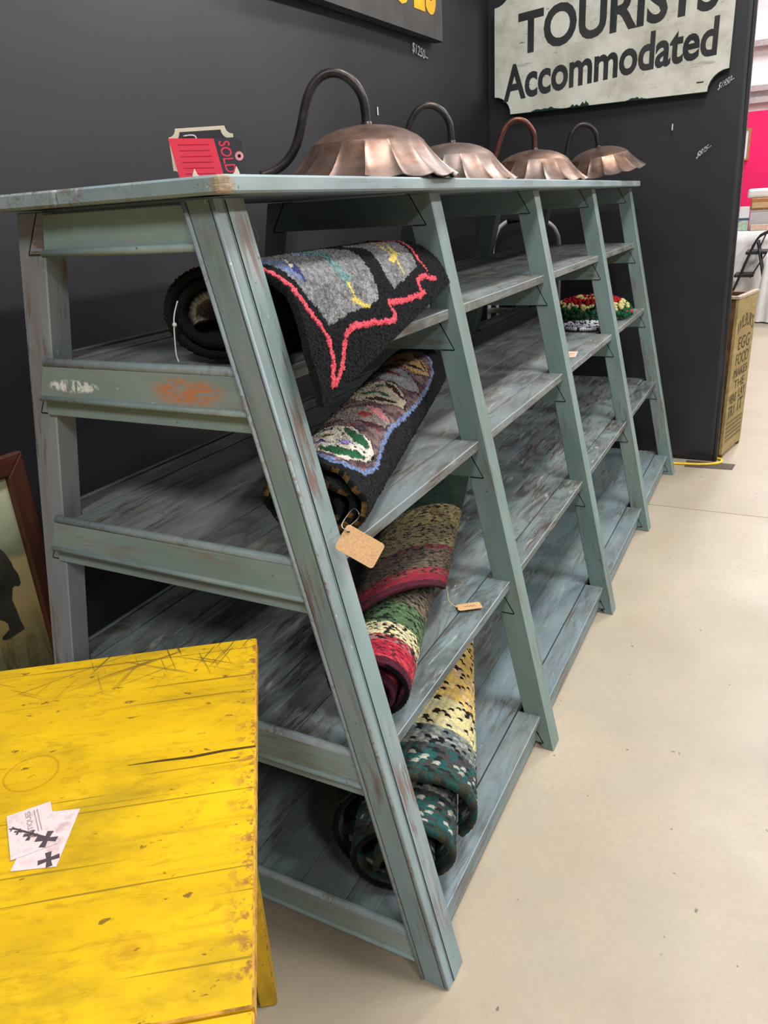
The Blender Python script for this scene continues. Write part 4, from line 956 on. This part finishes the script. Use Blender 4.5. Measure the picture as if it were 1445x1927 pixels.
# ------------------------------------------------------------------ the hall beyond
M_PINK = plain('hot_pink_drape', S(236, 40, 104), .8, .2, var=.05, scale=2); M_HWHITE = plain('white_drape', S(240, 236, 236), .8, .2, var=.06, scale=5)
t = NT('white_cloth', .85, .2); v = t.obj(False); M_CLOTH = t.col(t.ramp(t.noise(v, 6, 5), (.3, S(206, 202, 200)), (.7, S(228, 225, 222))))
pk = box('wall_pink', (12.7, -4.5, 0), (12.75, 1.5, 2.50), M_PINK); pk['kind'] = 'structure'
hw = box('wall_hall', (17.0, -14, 0), (17.1, 6, 7.0), M_HWHITE); hw['kind'] = 'structure'
for i, z in enumerate((2.95, 3.15, 3.9)):
    tr_ = box('trim_%d' % (3+i), (16.8, -8, z), (16.95, 4, z+.10), plain('duct_grey', S(176, 166, 166), .6, .3)); tr_['kind'] = 'structure'
def cloth_table(name, x0, x1, y0, y1, z, label, waves):
    root = empty(name, ((x0+x1)/2, (y0+y1)/2, 0), label, 'table')
    box('table_top', (x0, y0, z-.025), (x1, y1, z), M_STEP, root)
    for a in (x0+.05, x1-.09):
        for b in (y0+.05, y1-.09): box('leg', (a, b, 0), (a+.04, b+.04, z-.025), M_STEP, root, grain='z')
    per = []; n = 60
    cs = [(x0, y0), (x1, y0), (x1, y1), (x0, y1)]
    for k in range(4):
        (ax, ay), (bx, by) = cs[k], cs[(k+1) % 4]
        for i in range(n): per.append((ax+(bx-ax)*i/n, ay+(by-ay)*i/n, k))
    nrm = [(0, -1), (1, 0), (0, 1), (-1, 0)]; V = []; lv = 6
    for j in range(lv+1):
        f = j/lv
        for i, (px, py, k) in enumerate(per):
            h = f*.035*math.sin(i*waves)+f*.03+.006; V.append((px+nrm[k][0]*h, py+nrm[k][1]*h, z+.004-(z-.01)*f))
    m = len(per); F = [(j*m+i, j*m+(i+1) % m, (j+1)*m+(i+1) % m, (j+1)*m+i) for j in range(lv) for i in range(m)]+[tuple(range(m))]
    c_ = mk('tablecloth', V, F, M_CLOTH, root, smooth=True); return root
cloth_table('cloth_table', 11.0, 11.8, -2.6, -.20, .90, 'long table draped in white cloth before the pink drape', .9)
cloth_table('cloth_table', 8.9, 9.6, -2.2, -.76, .74, 'low white cloth-covered table standing between the wooden crate and black step stool', 1.1)
def thing_box(name, lo, hi, m, label, cat, bevel=.006): o = box(name, lo, hi, m, None, bevel=bevel); return tag(o, label, cat)
zt = .908
b = empty('white_box', (11.25, -.37, zt), 'white box with green patterned base on the far white table', 'box')
box('box_upper', (11.2, -.425, zt+.14), (11.32, -.30, zt+.31), plain('white_card', S(228, 226, 226), .6, .3, var=.04), b, bevel=.004)
box('box_lower', (11.2, -.425, zt), (11.32, -.30, zt+.14), plain('green_print', S(176, 198, 172), .6, .3, var=.25, scale=25), b, bevel=.004)
box('blue_band', (11.198, -.427, zt+.135), (11.322, -.298, zt+.165), plain('blue_band', S(66, 84, 128), .6, .3), b)
tt_ = empty('storage_tote', (11.4, -.70, zt), 'clear plastic storage tote of flat papers on the far white table', 'tote')
MT = plain('clear_plastic', S(196, 194, 196), .3, .5, var=.05)
for nme, lo, hi in (('side', (11.25, -.98, zt), (11.255, -.44, zt+.255)), ('side', (11.60, -.98, zt), (11.605, -.44, zt+.255)), ('end', (11.255, -.985, zt), (11.6, -.98, zt+.255)), ('end', (11.255, -.44, zt), (11.6, -.435, zt+.255)), ('base', (11.25, -.985, zt), (11.605, -.435, zt+.006))):
    box(nme, lo, hi, MT, tt_)
box('rim', (11.235, -1.0, zt+.245), (11.62, -.425, zt+.265), plain('tote_rim', S(222, 220, 220), .4, .4), tt_, bevel=.004)
thing_box('paper_stack', (11.13, -.96, zt), (11.24, -.46, zt+.075), plain('tan_papers', S(212, 178, 156), .7, .2, var=.15), 'stack of tan flat papers in front of the clear tote', 'papers')
MO = plain('oak_moulding', S(176, 122, 70), .5, .4, var=.15)
fr = empty('picture_frame', (11.35, -.70, zt+.27), 'light oak picture frame lying across the clear storage tote', 'frame')
fz = zt+.267
box('frame_bar', (11.2, -1.05, fz), (11.26, -.43, fz+.145), MO, fr, bevel=.01); box('frame_bar', (11.62, -1.05, fz), (11.68, -.43, fz+.145), MO, fr, bevel=.01)
box('frame_bar', (11.26, -.49, fz), (11.62, -.43, fz+.145), MO, fr, bevel=.01); box('frame_bar', (11.26, -1.05, fz), (11.62, -.99, fz+.145), MO, fr, bevel=.01)
box('inner_slip', (11.19, -1.0, fz+.02), (11.2, -.45, fz+.09), plain('slip_tan', S(206, 170, 126), .5, .3), fr)
pkg = box('wrapped_package', (11.22, -1.0, fz+.145), (11.66, -.375, fz+.265), plain('white_wrap', S(230, 224, 222), .6, .3, var=.06), None, bevel=.035, seg=3)
tag(pkg, 'white wrapped package on the oak picture frame before the pink drape', 'package')
wf = empty('picture_frame', (12.68, -.20, 1.85), 'thin oak frame hanging on the pink drape beside the black wall edge', 'frame')
box('frame_bar', (12.66, -.258, 1.84), (12.69, -.232, 2.28), MO, wf); box('frame_bar', (12.66, .10, 1.84), (12.69, .126, 2.28), MO, wf)
box('frame_bar', (12.66, -.232, 1.84), (12.69, .10, 1.866), MO, wf); box('frame_bar', (12.66, -.232, 2.254), (12.69, .10, 2.28), MO, wf)
box('panel', (12.675, -.232, 1.866), (12.688, .10, 2.254), M_HWHITE, wf)
M_BK = plain('black_powder_coat', S(26, 26, 28), .45, .4); ss_ = empty('step_stool', (10.5, -.62, 0), 'black folding two-step stool in front of the white cloth table', 'stool')
for yy in (-.47, -.82):      # seen from its side
    pass
X0 = 10.45
for xx in (X0, X0+.38):
    tube('frame_tube', crom([(xx, -.30, .02), (xx, -.40, .28), (xx, -.52, .66), (xx, -.585, .82), (xx, -.64, .88), (xx, -.76, .925), (xx, -.90, .94)], 5), .014, M_BK, ss_, 8)
    tube('rear_tube', [(xx, -.60, .80), (xx, -.70, .40), (xx, -.775, .02)], .014, M_BK, ss_, 8)
    tube('brace', [(xx, -.72, .66), (xx, -.56, .35)], .008, M_BK, ss_, 6); tube('brace', [(xx, -.68, .88), (xx, -.60, .64)], .008, M_BK, ss_, 6)
box('upper_step', (X0-.01, -.74, .645), (X0+.39, -.47, .685), M_BK, ss_, bevel=.008); box('lower_step', (X0-.01, -.60, .36), (X0+.39, -.36, .395), M_BK, ss_, bevel=.008)
tube('grip', [(X0+.0, -.545, .755), (X0+.38, -.545, .755)], .011, M_BK, ss_, 8)
